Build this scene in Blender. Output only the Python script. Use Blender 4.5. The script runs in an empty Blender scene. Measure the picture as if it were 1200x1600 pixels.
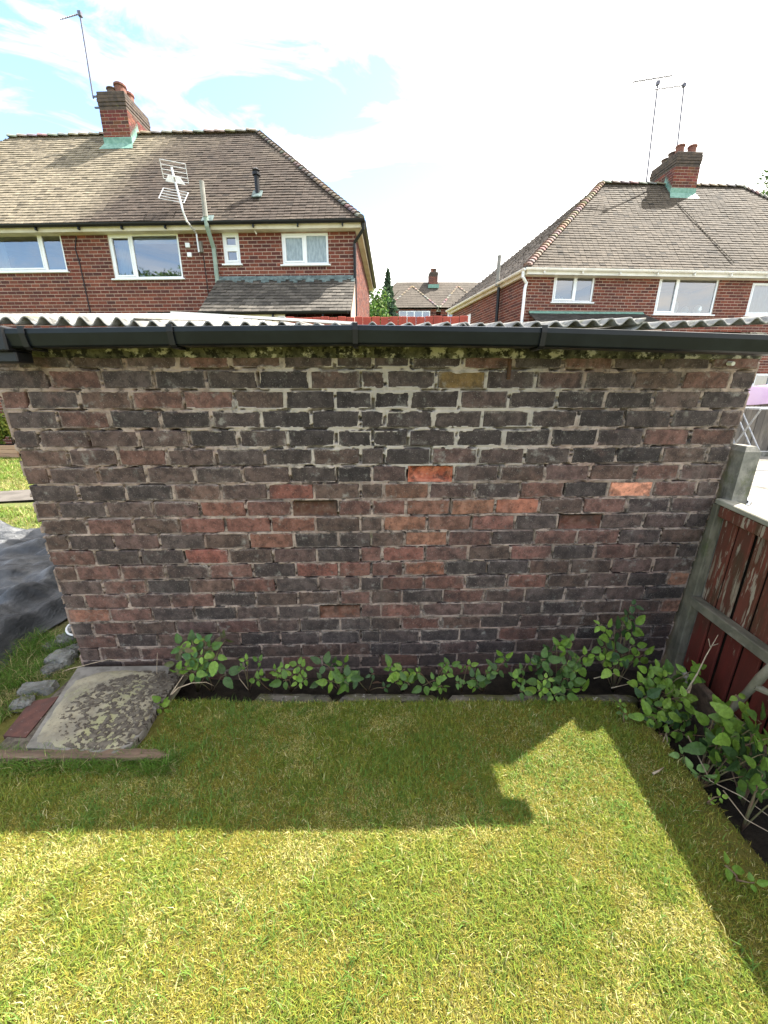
import bpy, math, random
import numpy as np
from mathutils import Vector, Matrix

S = bpy.context.scene
C = S.collection
rnd = random.Random(11)

# ------------------------------------------------------------------ camera, world, sun, exposure
TH = math.radians(17.3)                      # pitch below the horizon
FPX, CX, CY, CAMZ = 600.0, 592.0, 800.0, 1.5
cam_d = bpy.data.cameras.new('camera')
cam_d.sensor_fit = 'HORIZONTAL'; cam_d.sensor_width = 36; cam_d.lens = 36 * FPX / 1200
cam_d.shift_x = (600 - CX) / 1200
cam_d.clip_start = 0.05; cam_d.clip_end = 2000
cam = bpy.data.objects.new('camera', cam_d); C.objects.link(cam)
cam.location = (0, 0, CAMZ); cam.rotation_euler = (math.pi / 2 - TH, 0, 0)
S.camera = cam

SUN = Vector((.67, .36, 1.0)).normalized()
sun_d = bpy.data.lights.new('sun', 'SUN'); sun_d.energy = 4.6; sun_d.angle = math.radians(.5); sun_d.color = (1, .95, .86)
sun = bpy.data.objects.new('sun', sun_d); C.objects.link(sun)
sun.rotation_euler = SUN.to_track_quat('Z', 'Y').to_euler(); sun.location = (5, 5, 12)

S.view_settings.view_transform = 'Standard'; S.view_settings.look = 'None'
S.view_settings.gamma = 1; S.view_settings.use_curve_mapping = False
S.view_settings.exposure = 2.1


def ray(px, py):
    x, v = (px - CX) / FPX, (py - CY) / FPX
    return Vector((x, math.cos(TH) - v * math.sin(TH), -math.sin(TH) - v * math.cos(TH)))


def atY(px, py, Y):
    d = ray(px, py); return Vector((0, 0, CAMZ)) + d * (Y / d.y)


def atZ(px, py, z=0.0):
    d = ray(px, py); return Vector((0, 0, CAMZ)) + d * ((z - CAMZ) / d.z)


def make_world():
    w = bpy.data.worlds.new('World'); S.world = w; w.use_nodes = True
    n, l = w.node_tree.nodes, w.node_tree.links
    n.clear()
    N = lambda t, **k: _node(n, t, **k)
    sky = N('ShaderNodeTexSky', sky_type='NISHITA', sun_disc=False)
    sky.sun_elevation = math.asin(SUN.z); sky.sun_rotation = math.atan2(SUN.x, SUN.y)
    sky.air_density = 1.0; sky.dust_density = .4; sky.ozone_density = 1.5
    bg = N('ShaderNodeBackground'); bg.inputs[1].default_value = .118
    l.new(sky.outputs[0], bg.inputs[0])
    cl = N('ShaderNodeBackground'); cl.inputs[0].default_value = (1, .965, .915, 1); cl.inputs[1].default_value = .72
    tc = N('ShaderNodeTexCoord')
    sep = N('ShaderNodeSeparateXYZ'); l.new(tc.outputs['Generated'], sep.inputs[0])
    # streaky cirrus: noise over the direction, squeezed in height
    mp = N('ShaderNodeMapping'); mp.inputs['Scale'].default_value = (1.6, 1.6, 6.5); mp.inputs['Location'].default_value = (.35, .2, .1)
    l.new(tc.outputs['Generated'], mp.inputs[0])
    nz = N('ShaderNodeTexNoise'); nz.inputs['Scale'].default_value = 2.6; nz.inputs['Detail'].default_value = 9; nz.inputs['Roughness'].default_value = .62
    nz.inputs['Distortion'].default_value = 1.0
    l.new(mp.outputs[0], nz.inputs['Vector'])

    def math_(op, a, b=None, c=None):
        m = N('ShaderNodeMath', operation=op)
        for i, v in enumerate((a, b, c)):
            if v is None: continue
            if isinstance(v, (int, float)): m.inputs[i].default_value = v
            else: l.new(v, m.inputs[i])
        return m.outputs[0]
    # thinner cloud away from the sun
    dt = N('ShaderNodeVectorMath', operation='DOT_PRODUCT'); l.new(tc.outputs['Generated'], dt.inputs[0])
    dt.inputs[1].default_value = (.75, .62, .25)
    cov = math_('ADD', nz.outputs['Fac'], math_('MULTIPLY', dt.outputs['Value'], .30))
    # gaps of blue between the streaks
    gaps = None
    for (px, py, a, b, k) in ((480, 150, .32, .085, .58), (40, 95, .30, .065, .46), (110, 180, .32, .070, .48), (690, 297, .36, .060, .95), (600, 322, .26, .05, .75), (330, 115, .30, .070, .46), (20, 195, .28, .065, .50)):
        d = ray(px, py).normalized()
        ex = math_('DIVIDE', math_('SUBTRACT', sep.outputs[0], d.x), a)
        ez = math_('DIVIDE', math_('SUBTRACT', sep.outputs[2], d.z), b)
        r = math_('ADD', math_('MULTIPLY', ex, ex), math_('MULTIPLY', ez, ez))
        g = math_('MULTIPLY', math_('MAXIMUM', math_('SUBTRACT', 1, r), 0), k)
        gaps = g if gaps is None else math_('MAXIMUM', gaps, g)
    cov = math_('SUBTRACT', cov, gaps)
    rp = N('ShaderNodeValToRGB'); l.new(cov, rp.inputs[0])
    rp.color_ramp.elements[0].position = .16; rp.color_ramp.elements[1].position = .66
    mx = N('ShaderNodeMixShader'); l.new(rp.outputs[0], mx.inputs[0]); l.new(bg.outputs[0], mx.inputs[1]); l.new(cl.outputs[0], mx.inputs[2])
    out = N('ShaderNodeOutputWorld'); l.new(mx.outputs[0], out.inputs[0])


def _node(nodes, t, **k):
    nd = nodes.new(t)
    for a, v in k.items(): setattr(nd, a, v)
    return nd


make_world()

# ------------------------------------------------------------------ materials
def mat(name, c1, c2=None, scale=8.0, rough=.85, tint=None, layers=(), bump=(), spec=.3, stretch=None, ramp=(.35, .65), metallic=0., var=0., translucent=0., detail=6, edge=None, bloom=None):
    """c1/c2 mixed by noise; layers = (colour, scale, lo, hi, strength[, stretch]) patches of dirt, lime, moss; bump = (scale, strength, dist)
    tint: 'object' multiplies by the object's colour, 'attr' by the colour attribute col"""
    m = bpy.data.materials.new(name); m.use_nodes = True
    nt = m.node_tree; n, l = nt.nodes, nt.links
    b = n['Principled BSDF']; b.inputs['Roughness'].default_value = rough; b.inputs['Metallic'].default_value = metallic
    b.inputs['Specular IOR Level'].default_value = spec
    geo = n.new('ShaderNodeNewGeometry'); pos = geo.outputs['Position']

    def vec(st):
        if not st: return pos
        mp = n.new('ShaderNodeMapping'); mp.inputs['Scale'].default_value = st; l.new(pos, mp.inputs[0]); return mp.outputs[0]

    def noise(sc, st=None, det=6, ro=.6):
        t = n.new('ShaderNodeTexNoise'); t.inputs['Scale'].default_value = sc; t.inputs['Detail'].default_value = det
        t.inputs['Roughness'].default_value = ro
        l.new(vec(st), t.inputs['Vector']); return t.outputs['Fac']

    def mix(fac, a, bb, typ='MIX'):
        x = n.new('ShaderNodeMix'); x.data_type = 'RGBA'; x.blend_type = typ; x.clamp_result = False
        for sock, v in ((x.inputs['Factor'], fac), (x.inputs['A'], a), (x.inputs['B'], bb)):
            if isinstance(v, (int, float)): sock.default_value = v
            elif isinstance(v, tuple): sock.default_value = (*v[:3], 1)
            else: l.new(v, sock)
        return x.outputs['Result']

    def rampf(fac, lo, hi):
        r = n.new('ShaderNodeMapRange'); r.interpolation_type = 'SMOOTHSTEP'
        r.inputs['From Min'].default_value = lo; r.inputs['From Max'].default_value = hi; l.new(fac, r.inputs['Value']); return r.outputs['Result']
    col = tuple(c1)
    if c2 is not None: col = mix(rampf(noise(scale, stretch, detail), *ramp), tuple(c1), tuple(c2))
    if tint == 'object':
        oi = n.new('ShaderNodeObjectInfo'); col = mix(1.0, col, oi.outputs['Color'], 'MULTIPLY')
    elif tint == 'attr':
        at = n.new('ShaderNodeAttribute'); at.attribute_name = 'col'; col = mix(1.0, col, at.outputs['Color'], 'MULTIPLY')
    for L in layers:
        lc, sc, lo, hi, stg = L[:5]
        f = rampf(noise(sc, L[5] if len(L) > 5 else None, 8, .65), lo, hi)
        mm = n.new('ShaderNodeMath'); mm.operation = 'MULTIPLY'; mm.inputs[1].default_value = stg; l.new(f, mm.inputs[0])
        col = mix(mm.outputs[0], col, tuple(lc))
    if bloom:                                           # (centre, radius, colour, strength): a stain lying in one place
        bc, br, bcol, bs = bloom
        vd = n.new('ShaderNodeVectorMath'); vd.operation = 'SUBTRACT'; l.new(pos, vd.inputs[0]); vd.inputs[1].default_value = bc
        vs = n.new('ShaderNodeVectorMath'); vs.operation = 'DIVIDE'; l.new(vd.outputs[0], vs.inputs[0]); vs.inputs[1].default_value = br
        vl = n.new('ShaderNodeVectorMath'); vl.operation = 'LENGTH'; l.new(vs.outputs[0], vl.inputs[0])
        q1 = n.new('ShaderNodeMath'); q1.operation = 'SUBTRACT'; l.new(noise(11, None, 8, .75), q1.inputs[0]); l.new(vl.outputs['Value'], q1.inputs[1])
        q2 = n.new('ShaderNodeMath'); q2.operation = 'MULTIPLY'; q2.inputs[1].default_value = bs; l.new(rampf(q1.outputs[0], -.30, .10), q2.inputs[0])
        col = mix(q2.outputs[0], col, tuple(bcol))
    if edge:                                            # old pointing smeared over the edges of a piece
        ec, amount = edge
        tcn = n.new('ShaderNodeTexCoord'); sp = n.new('ShaderNodeSeparateXYZ'); l.new(tcn.outputs['Generated'], sp.inputs[0])
        def M_(op, a, bb, cc=None):
            q = n.new('ShaderNodeMath'); q.operation = op
            for i, v in enumerate((a, bb, cc)):
                if v is None: continue
                if isinstance(v, (int, float)): q.inputs[i].default_value = v
                else: l.new(v, q.inputs[i])
            return q.outputs[0]
        ez = M_('ABSOLUTE', M_('SUBTRACT', sp.outputs[2], .5), 0); ex = M_('ABSOLUTE', M_('SUBTRACT', sp.outputs[0], .5), 0)
        ex = M_('ADD', M_('MULTIPLY', M_('SUBTRACT', ex, .5), 2.6), .5)
        e = M_('MAXIMUM', ex, ez)
        e = M_('ADD', e, M_('MULTIPLY', M_('SUBTRACT', noise(26), .5), .62)); e = M_('ADD', e, M_('MULTIPLY', M_('SUBTRACT', noise(4.5), .5), .55))
        mm = M_('MULTIPLY', rampf(e, .40, .56), M_('MULTIPLY', rampf(noise(130), .30, .62), amount))
        col = mix(mm, col, tuple(ec))
    if isinstance(col, tuple): b.inputs['Base Color'].default_value = (*col[:3], 1)
    else: l.new(col, b.inputs['Base Color'])
    nrm = None
    for (sc, stg, dist, *st) in bump:
        bp = n.new('ShaderNodeBump'); bp.inputs['Strength'].default_value = stg; bp.inputs['Distance'].default_value = dist
        l.new(noise(sc, st[0] if st else None, 8, .7), bp.inputs['Height'])
        if nrm: l.new(nrm, bp.inputs['Normal'])
        nrm = bp.outputs['Normal']
    if nrm: l.new(nrm, b.inputs['Normal'])
    if translucent:
        tr = n.new('ShaderNodeBsdfTranslucent')
        if isinstance(col, tuple): tr.inputs[0].default_value = (*col[:3], 1)
        else: l.new(col, tr.inputs[0])
        ms = n.new('ShaderNodeMixShader'); ms.inputs[0].default_value = translucent
        l.new(b.outputs[0], ms.inputs[1]); l.new(tr.outputs[0], ms.inputs[2])
        l.new(ms.outputs[0], n['Material Output'].inputs['Surface'])
    return m


def glass_mat(name, ior=3.0, tint=(.75, .82, .85), bump=None):
    m = bpy.data.materials.new(name); m.use_nodes = True
    n, l = m.node_tree.nodes, m.node_tree.links
    n.remove(n['Principled BSDF'])
    fr = n.new('ShaderNodeFresnel'); fr.inputs['IOR'].default_value = ior
    tr = n.new('ShaderNodeBsdfTransparent'); tr.inputs[0].default_value = (*tint, 1)
    gl = n.new('ShaderNodeBsdfGlossy'); gl.inputs['Roughness'].default_value = .02
    ms = n.new('ShaderNodeMixShader')
    l.new(fr.outputs[0], ms.inputs[0]); l.new(tr.outputs[0], ms.inputs[1]); l.new(gl.outputs[0], ms.inputs[2])
    l.new(ms.outputs[0], n['Material Output'].inputs['Surface'])
    return m


LIME = (.36, .34, .30); SOOT = (.016, .014, .013)
M = {}
M['brick'] = mat('weathered_brick', (.60, .58, .57), (1.38, 1.33, 1.30), 24, .92, 'object', ramp=(.32, .68),
                 layers=(((.16, .066, .048), 6, .58, .78, .45), ((.030, .024, .022), 2.6, .50, .66, .50, (1, 1, .7)), ((.24, .20, .175), 3.4, .56, .72, .22, (1.5, 1, .45)), ((.026, .020, .019), 9, .50, .68, .62), ((.020, .016, .015), 60, .52, .70, .60), ((.30, .27, .24), 190, .57, .70, .60), (LIME, 15, .58, .74, .50), ((.10, .10, .035), 4, .68, .82, .35)),
                 edge=((.34, .29, .25), .55), bump=((600, .5, .0015), (140, .5, .003)))
M['spall'] = mat('broken_brick_face', (.42, .15, .085), (.60, .28, .18), 30, .95, 'object', layers=(((.05, .035, .028), 20, .46, .62, .75), ((.30, .26, .22), 60, .6, .72, .5)), bump=((120, .8, .006),))
M['mortar'] = mat('old_mortar', (.37, .285, .235), (.19, .145, .12), 14, .95, layers=(((.030, .024, .022), 2.6, .50, .66, .50, (1, 1, .7)), ((.24, .20, .175), 3.4, .56, .72, .22, (1.5, 1, .45)), (SOOT, 19, .50, .64, .80), ((.42, .38, .33), 60, .58, .75, .6), ((.24, .145, .115), 5, .48, .7, .55), ((.11, .12, .04), 7, .64, .78, .5)), bloom=((.1, 1.8, 1.40), (1.35, 1, .48), (.47, .425, .37), .62),
                  bump=((260, .5, .003), (700, .3, .001)))
M['plate'] = mat('mossy_wall_plate', (.12, .115, .075), (.030, .030, .022), 18, .95, layers=(((.10, .105, .045), 6, .50, .68, .55), ((.42, .40, .33), 14, .525, .59, .92, (1, 1, 1.3)), ((.010, .010, .008), 26, .50, .58, .95), ((.30, .30, .24), 70, .6, .68, .7)), bump=((150, .6, .004), (30, .6, .008)))
M['hbrick_o'] = mat('house_brick_single', (.8, .8, .8), (1.2, 1.15, 1.1), 30, .9, 'object', layers=(((.05, .025, .02), 1.2, .55, .8, .4),), bump=((80, .3, .004),))
M['hbrick'] = mat('house_brick', (.8, .8, .8), (1.2, 1.15, 1.1), 30, .9, 'attr', layers=(((.05, .025, .02), 1.2, .55, .8, .4),), bump=((80, .3, .004),))
M['hmortar'] = mat('house_mortar', (.40, .30, .24), (.30, .22, .18), 3, .95)
M['tile'] = mat('clay_roof_tile', (.8, .8, .8), (1.2, 1.2, 1.2), 9, .9, 'attr', layers=(((.36, .33, .26), 14, .60, .72, .4), ((.035, .03, .025), 5, .58, .75, .35)), bump=((60, .3, .004),))
M['tilebase'] = mat('roof_felt', (.05, .042, .035), None, rough=.95)
M['lead'] = mat('green_lead_flashing', (.11, .23, .185), (.19, .33, .27), 12, .6)
M['leadgrey'] = mat('grey_lead_flashing', (.06, .085, .085), (.15, .20, .195), 9, .6)
M['stack'] = mat('sooty_chimney_brick', (.10, .075, .06), (.055, .045, .04), 8, .95, layers=(((.2, .19, .08), 5, .62, .72, .5),), bump=((60, .5, .01),))
M['pot'] = mat('terracotta_pot', (.20, .085, .06), (.14, .065, .05), 9, .85)
M['potdark'] = mat('sooty_pot', (.12, .08, .06), (.07, .05, .045), 9, .9)
M['upvc'] = mat('white_window_frame', (.80, .82, .84), (.74, .77, .80), 4, .35)
M['cream'] = mat('cream_fascia', (.62, .57, .44), (.52, .47, .36), 3, .6)
M['whitepaint'] = mat('white_fascia', (.78, .77, .74), (.68, .67, .63), 3, .5)
M['blackplastic'] = mat('black_plastic_pipe', (.008, .008, .010), (.012, .012, .014), 5, .42, spec=.28)
M['gutter'] = mat('blue_black_gutter', (.004, .006, .008), (.007, .010, .012), 9, .36, spec=.24, layers=(((.05, .05, .045), 40, .68, .84, .25, (1, 1, .3)), ((.03, .03, .03), 3, .62, .82, .25)), bump=((30, .04, .003),))
M['greenpipe'] = mat('grey_green_soil_pipe', (.20, .27, .23), (.27, .33, .28), 5, .6)
M['greypipe'] = mat('grey_cement_pipe', (.20, .20, .18), (.28, .27, .24), 6, .8)
M['silver'] = mat('silver_aerial', (.55, .56, .58), (.66, .67, .68), 30, .4, metallic=.3)
M['metal'] = mat('grey_aerial_metal', (.22, .23, .25), (.32, .33, .34), 30, .45, metallic=.6)
M['darkmetal'] = mat('dark_aerial_metal', (.10, .10, .13), (.14, .14, .17), 30, .5, metallic=.4)
M['glass'] = glass_mat('window_glass')
M['obscure'] = mat('obscured_glass', (.20, .25, .27), (.30, .36, .38), 22, .25, spec=.6, stretch=(1, 1, .3), bump=((45, .6, .01, (1, 1, .3)),))
M['room'] = mat('dim_room', (.10, .13, .17), (.14, .17, .21), 1.0, .9)
M['curtain'] = mat('pale_curtain', (.62, .70, .74), (.70, .77, .80), 4, .8, translucent=.35)
M['blind'] = mat('white_blind', (.66, .74, .80), (.72, .78, .82), 3, .8)
M['roofsheet'] = mat('corrugated_cement_sheet', (.24, .23, .215), (.33, .32, .30), 10, .92, layers=(((.05, .05, .04), 26, .50, .66, .75), ((.12, .12, .05), 9, .54, .70, .6), ((.45, .44, .40), 40, .62, .70, .6)), bump=((140, .5, .004),))
M['concrete'] = mat('grey_concrete', (.16, .155, .135), (.25, .235, .205), 22, .95, layers=(((.04, .04, .03), 9, .48, .64, .75, (1, 1, .35)), ((.11, .12, .04), 7, .54, .70, .6), ((.5, .48, .43), 55, .66, .72, .5)), bump=((200, .5, .003), (60, .5, .005)))
M['kerb'] = mat('mossy_kerb', (.15, .13, .105), (.085, .078, .055), 14, .95, layers=(((.085, .085, .022), 9, .44, .58, .85), ((.40, .38, .34), 38, .60, .66, .8), (SOOT, 26, .54, .68, .7)), bump=((160, .8, .006), (40, .8, .012)))
M['slab'] = mat('mossy_slab', (.30, .27, .19), (.20, .18, .135), 12, .95, layers=(((.30, .30, .15), 5, .5, .66, .7), ((.09, .08, .06), 75, .56, .68, .6), ((.42, .41, .36), 50, .6, .7, .4)), bump=((220, .5, .003),))
M['slabrim'] = mat('bare_slab_edge', (.15, .14, .12), (.22, .205, .18), 18, .95, layers=((SOOT, 30, .55, .72, .4),), bump=((220, .5, .003),))
M['crust'] = mat('dry_moss_crust', (.070, .058, .046), (.15, .13, .10), 40, 1.0, bump=((180, .9, .006),))
M['redslab'] = mat('red_paving_slab', (.12, .052, .040), (.08, .042, .035), 14, .95, layers=(((.35, .3, .28), 60, .62, .7, .5), (SOOT, 12, .56, .7, .5)), bump=((150, .5, .003),))
M['plank'] = mat('rotten_plank', (.17, .115, .08), (.10, .07, .05), 30, .95, stretch=(.12, 1, 1), layers=(((.30, .26, .19), 24, .56, .7, .6, (.12, 1, 1)), ((.06, .05, .035), 9, .55, .7, .5), ((.12, .12, .03), 12, .6, .7, .6)), bump=((120, .8, .006, (.1, 1, 1)),))
M['stone'] = mat('rubble_stone', (.20, .20, .185), (.11, .11, .10), 12, .95, layers=(((.45, .44, .41), 26, .6, .72, .5), ((.12, .13, .04), 10, .58, .7, .6)), bump=((90, .9, .01),))
M['redboard'] = mat('peeling_red_board', (.18, .048, .030), (.105, .040, .026), 7, .75, stretch=(1, 1, .25), spec=.3, layers=(((.055, .035, .018), 9, .48, .66, .75, (1, 1, .2)), ((.26, .21, .15), 46, .55, .60, .85, (1, 1, .10)), ((.38, .33, .25), 24, .585, .62, .9, (1, 1, .15)), ((.06, .06, .03), 4, .56, .72, .6, (1, 1, .3))), bump=((90, .6, .003, (1, 1, .12)),))
M['redboardlow'] = mat('red_board_paint', (.150, .026, .018), (.085, .020, .014), 7, .6, stretch=(1, 1, .25), spec=.35, layers=(((.06, .042, .026), 6, .50, .68, .6, (1, 1, .25)), ((.30, .25, .18), 24, .63, .68, .7, (1, 1, .3)), ((.04, .016, .01), 12, .54, .7, .6, (1, 1, .2))), bump=((90, .4, .003, (1, 1, .15)),))
M['railtop'] = mat('sunlit_pale_rail', (.36, .34, .28), (.24, .23, .18), 20, .9, stretch=(1, .3, .3), layers=(((.10, .10, .05), 9, .58, .72, .6),), bump=((120, .6, .003, (1, .2, .3)),))  # paler than the other rails: sunlit white of the top put into the colour
M['greywood'] = mat('grey_green_timber', (.185, .165, .12), (.10, .092, .066), 22, .95, stretch=(1, .3, .3), layers=(((.28, .26, .2), 30, .58, .7, .6, (1, .2, .3)), ((.07, .085, .025), 8, .52, .7, .6)), bump=((120, .7, .004, (1, .2, .3)),))
M['wood'] = mat('weathered_grey_fence', (.16, .14, .115), (.09, .08, .07), 5, .95, stretch=(1, 1, .2), layers=(((.24, .22, .19), 12, .56, .72, .5, (1, 1, .15)), ((.09, .10, .03), 1.4, .56, .7, .6)))
M['redfence'] = mat('red_stained_fence', (.34, .065, .04), (.26, .05, .035), 7, .85, stretch=(1, 1, .3), layers=(((.14, .03, .02), 5, .55, .75, .5),))
M['sheet'] = mat('black_polythene', (.020, .023, .028), (.034, .038, .045), 6, .40, spec=.6, layers=(((.15, .155, .16), 3.5, .42, .70, .6), ((.2, .19, .17), 60, .64, .72, .4)), bump=((14, .6, .03, (1, .4, 1)), (40, .5, .015, (1, .5, 1)), (120, .2, .005)))  # broad grey patches put the sheet's sunlit glare into its colour
M['whiteplastic'] = mat('white_plastic', (.72, .73, .72), (.6, .61, .6), 20, .4)
M['soil'] = mat('dark_soil', (.016, .0125, .009), (.032, .025, .017), 18, 1.0, bump=((90, .9, .02),))
M['lawnbase'] = mat('moss_and_thatch', (.11, .11, .020), (.16, .14, .030), 11, 1.0, layers=(((.20, .16, .075), 60, .55, .7, .6), ((.035, .032, .016), 40, .58, .7, .6)), bump=((260, 1.0, .008), (70, .8, .012)))
M['ground'] = mat('garden_ground', (.10, .13, .03), (.14, .13, .05), 3, 1.0, layers=(((.22, .19, .08), 9, .5, .7, .5),), bump=((60, .9, .03),))
M['path'] = mat('grey_path', (.075, .066, .058), (.11, .098, .086), 6, .95, bump=((120, .4, .004),))
M['patio'] = mat('pale_patio_slab', (.27, .255, .225), (.21, .20, .18), 2.5, .95, tint='object', layers=(((.2, .19, .17), 8, .56, .75, .4),), bump=((150, .3, .003),))
M['pink'] = mat('pale_pink_cloth', (.44, .30, .44), (.50, .36, .48), 3, .8)
M['planter'] = mat('planter_timber', (.42, .27, .17), (.32, .2, .13), 8, .9, stretch=(.2, 1, 1))
M['leaf'] = mat('bramble_leaf', (.85, .85, .85), (1.2, 1.2, 1.2), 60, .5, 'object', spec=.35, translucent=.25, bump=((140, .4, .004),))
M['stem'] = mat('green_bramble_stem', (.12, .12, .05), (.16, .09, .06), 30, .7)
M['drystem'] = mat('dry_pale_stem', (.42, .34, .24), (.28, .22, .15), 40, .9)
M['bark'] = mat('brown_bark', (.10, .075, .05), (.06, .045, .03), 12, .95)
M['foliage'] = mat('tree_foliage', (.8, .8, .8), (1.25, 1.25, 1.2), 3, .7, 'attr', translucent=.25)
M['grass'] = mat('grass_blade', (1, 1, 1), None, rough=.55, tint='attr', spec=.25, translucent=.35)
M['ballblack'] = mat('black_ball_panel', (.02, .02, .02), None, rough=.5)
M['clay'] = mat('clay_plant_pot', (.34, .16, .10), (.28, .13, .08), 10, .9)

# ------------------------------------------------------------------ helpers
class MB:
    """collects shapes; build() links them as ONE mesh object"""
    def __init__(s): s.v = []; s.f = []; s.c = []
    def face(s, idx, col=None): s.f.append(idx); s.c.append(col)
    def quad(s, a, b, c, d, col=None):
        i = len(s.v); s.v += [tuple(a), tuple(b), tuple(c), tuple(d)]; s.face((i, i + 1, i + 2, i + 3), col)
    def box(s, x0, x1, y0, y1, z0, z1, col=None, ch=0.0):
        if ch: return s.obox(Vector(((x0 + x1) / 2, (y0 + y1) / 2, (z0 + z1) / 2)), Vector((x1 - x0, 0, 0)) / 2, Vector((0, y1 - y0, 0)) / 2, Vector((0, 0, z1 - z0)) / 2, col, ch)
        i = len(s.v)
        s.v += [(x0, y0, z0), (x1, y0, z0), (x1, y1, z0), (x0, y1, z0), (x0, y0, z1), (x1, y0, z1), (x1, y1, z1), (x0, y1, z1)]
        for q in ((0, 3, 2, 1), (4, 5, 6, 7), (0, 1, 5, 4), (1, 2, 6, 5), (2, 3, 7, 6), (3, 0, 4, 7)): s.face(tuple(i + k for k in q), col)
    def obox(s, c, hx, hy, hz, col=None, ch=0.0):
        c, hx, hy, hz = Vector(c), Vector(hx), Vector(hy), Vector(hz)
        if not ch:
            i = len(s.v)
            for (a, b, d) in ((-1, -1, -1), (1, -1, -1), (1, 1, -1), (-1, 1, -1), (-1, -1, 1), (1, -1, 1), (1, 1, 1), (-1, 1, 1)): s.v.append(tuple(c + hx * a + hy * b + hz * d))
            for q in ((0, 3, 2, 1), (4, 5, 6, 7), (0, 1, 5, 4), (1, 2, 6, 5), (2, 3, 7, 6), (3, 0, 4, 7)): s.face(tuple(i + k for k in q), col)
            return
        ax = [(h, h.length, h.normalized()) for h in (hx, hy, hz)]
        idx = {}
        for sx in (-1, 1):
            for sy in (-1, 1):
                for sz in (-1, 1):
                    sg = (sx, sy, sz)
                    for k in range(3):          # vertex lying on the face of axis k
                        p = Vector(c)
                        for j in range(3):
                            p += ax[j][2] * (sg[j] * (ax[j][1] - (0 if j == k else ch)))
                        idx[(sg, k)] = len(s.v); s.v.append(tuple(p))
        for k in range(3):
            o = [j for j in range(3) if j != k]
            for sg in (-1, 1):
                ring = []
                for (a, b) in ((-1, -1), (1, -1), (1, 1), (-1, 1)):
                    t = [0, 0, 0]; t[k] = sg; t[o[0]] = a; t[o[1]] = b; ring.append(idx[(tuple(t), k)])
                if (sg > 0) != (k != 1): ring.reverse()
                s.face(tuple(ring), col)
            for a in (-1, 1):                    # edges running along axis k
                for b in (-1, 1):
                    q = []
                    for (e, kk) in ((-1, o[0]), (1, o[0]), (1, o[1]), (-1, o[1])):
                        t = [0, 0, 0]; t[k] = e; t[o[0]] = a; t[o[1]] = b; q.append(idx[(tuple(t), kk)])
                    s.face(tuple(q), col)
        for sx in (-1, 1):
            for sy in (-1, 1):
                for sz in (-1, 1): s.face(tuple(idx[((sx, sy, sz), k)] for k in range(3)), col)
    def tube(s, pts, r, n=8, cap=True, col=None):
        pts = [Vector(p) for p in pts]; rs = r if isinstance(r, (list, tuple)) else [r] * len(pts)
        rings = []; up = None
        for i, p in enumerate(pts):
            d = (pts[min(i + 1, len(pts) - 1)] - pts[max(i - 1, 0)]).normalized()
            if up is None: up = d.orthogonal().normalized()
            up = (up - d * up.dot(d)).normalized(); w = d.cross(up)
            ring = []
            for k in range(n):
                a = 2 * math.pi * k / n; ring.append(len(s.v)); s.v.append(tuple(p + (up * math.cos(a) + w * math.sin(a)) * rs[i]))
            rings.append(ring)
        for a, b in zip(rings, rings[1:]):
            for k in range(n): s.face((a[k], a[(k + 1) % n], b[(k + 1) % n], b[k]), col)
        if cap: s.face(tuple(reversed(rings[0])), col); s.face(tuple(rings[-1]), col)
    def prism(s, poly, z0, z1, col=None):          # polygon in xy, extruded in z
        i = len(s.v); n = len(poly)
        s.v += [(p[0], p[1], z0) for p in poly] + [(p[0], p[1], z1) for p in poly]
        s.face(tuple(range(i + n - 1, i - 1, -1)), col); s.face(tuple(range(i + n, i + 2 * n)), col)
        for k in range(n): s.face((i + k, i + (k + 1) % n, i + n + (k + 1) % n, i + n + k), col)
    def lathe(s, c, prof, n=14, col=None):
        rings = []
        for (r, z) in prof:
            ring = []
            for k in range(n):
                a = 2 * math.pi * k / n; ring.append(len(s.v)); s.v.append((c[0] + r * math.cos(a), c[1] + r * math.sin(a), c[2] + z))
            rings.append(ring)
        for a, b in zip(rings, rings[1:]):
            for k in range(n): s.face((a[k], a[(k + 1) % n], b[(k + 1) % n], b[k]), col)
        s.face(tuple(reversed(rings[0])), col); s.face(tuple(rings[-1]), col)
    def mesh(s, name, m, smooth=False):
        me = bpy.data.meshes.new(name); me.from_pydata(s.v, [], s.f); me.materials.append(m)
        if any(c is not None for c in s.c):
            a = me.color_attributes.new('col', 'FLOAT_COLOR', 'CORNER')
            arr = np.ones((len(me.loops), 4), np.float32); i = 0
            for f, c in zip(s.f, s.c):
                if c is not None: arr[i:i + len(f), :3] = c
                i += len(f)
            a.data.foreach_set('color', arr.ravel())
        if smooth: me.polygons.foreach_set('use_smooth', [True] * len(me.polygons))
        me.update(); return me
    def build(s, name, m, parent=None, smooth=False, **k):
        return link(name, s.mesh(name, m, smooth), parent, **k)


def link(name, data, parent=None, kind=None, label=None, cat=None, group=None, loc=None, rot=None):
    o = bpy.data.objects.new(name, data); C.objects.link(o)
    if parent: o.parent = parent
    if loc is not None: o.location = loc
    if rot is not None: o.rotation_euler = rot
    if kind: o['kind'] = kind
    if label: o['label'] = label
    if cat: o['category'] = cat
    if group: o['group'] = group
    return o


def thing(name, label, cat, loc=(0, 0, 0), rz=0, group=None):
    return link(name, None, None, None, label, cat, group, loc, (0, 0, rz))


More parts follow.
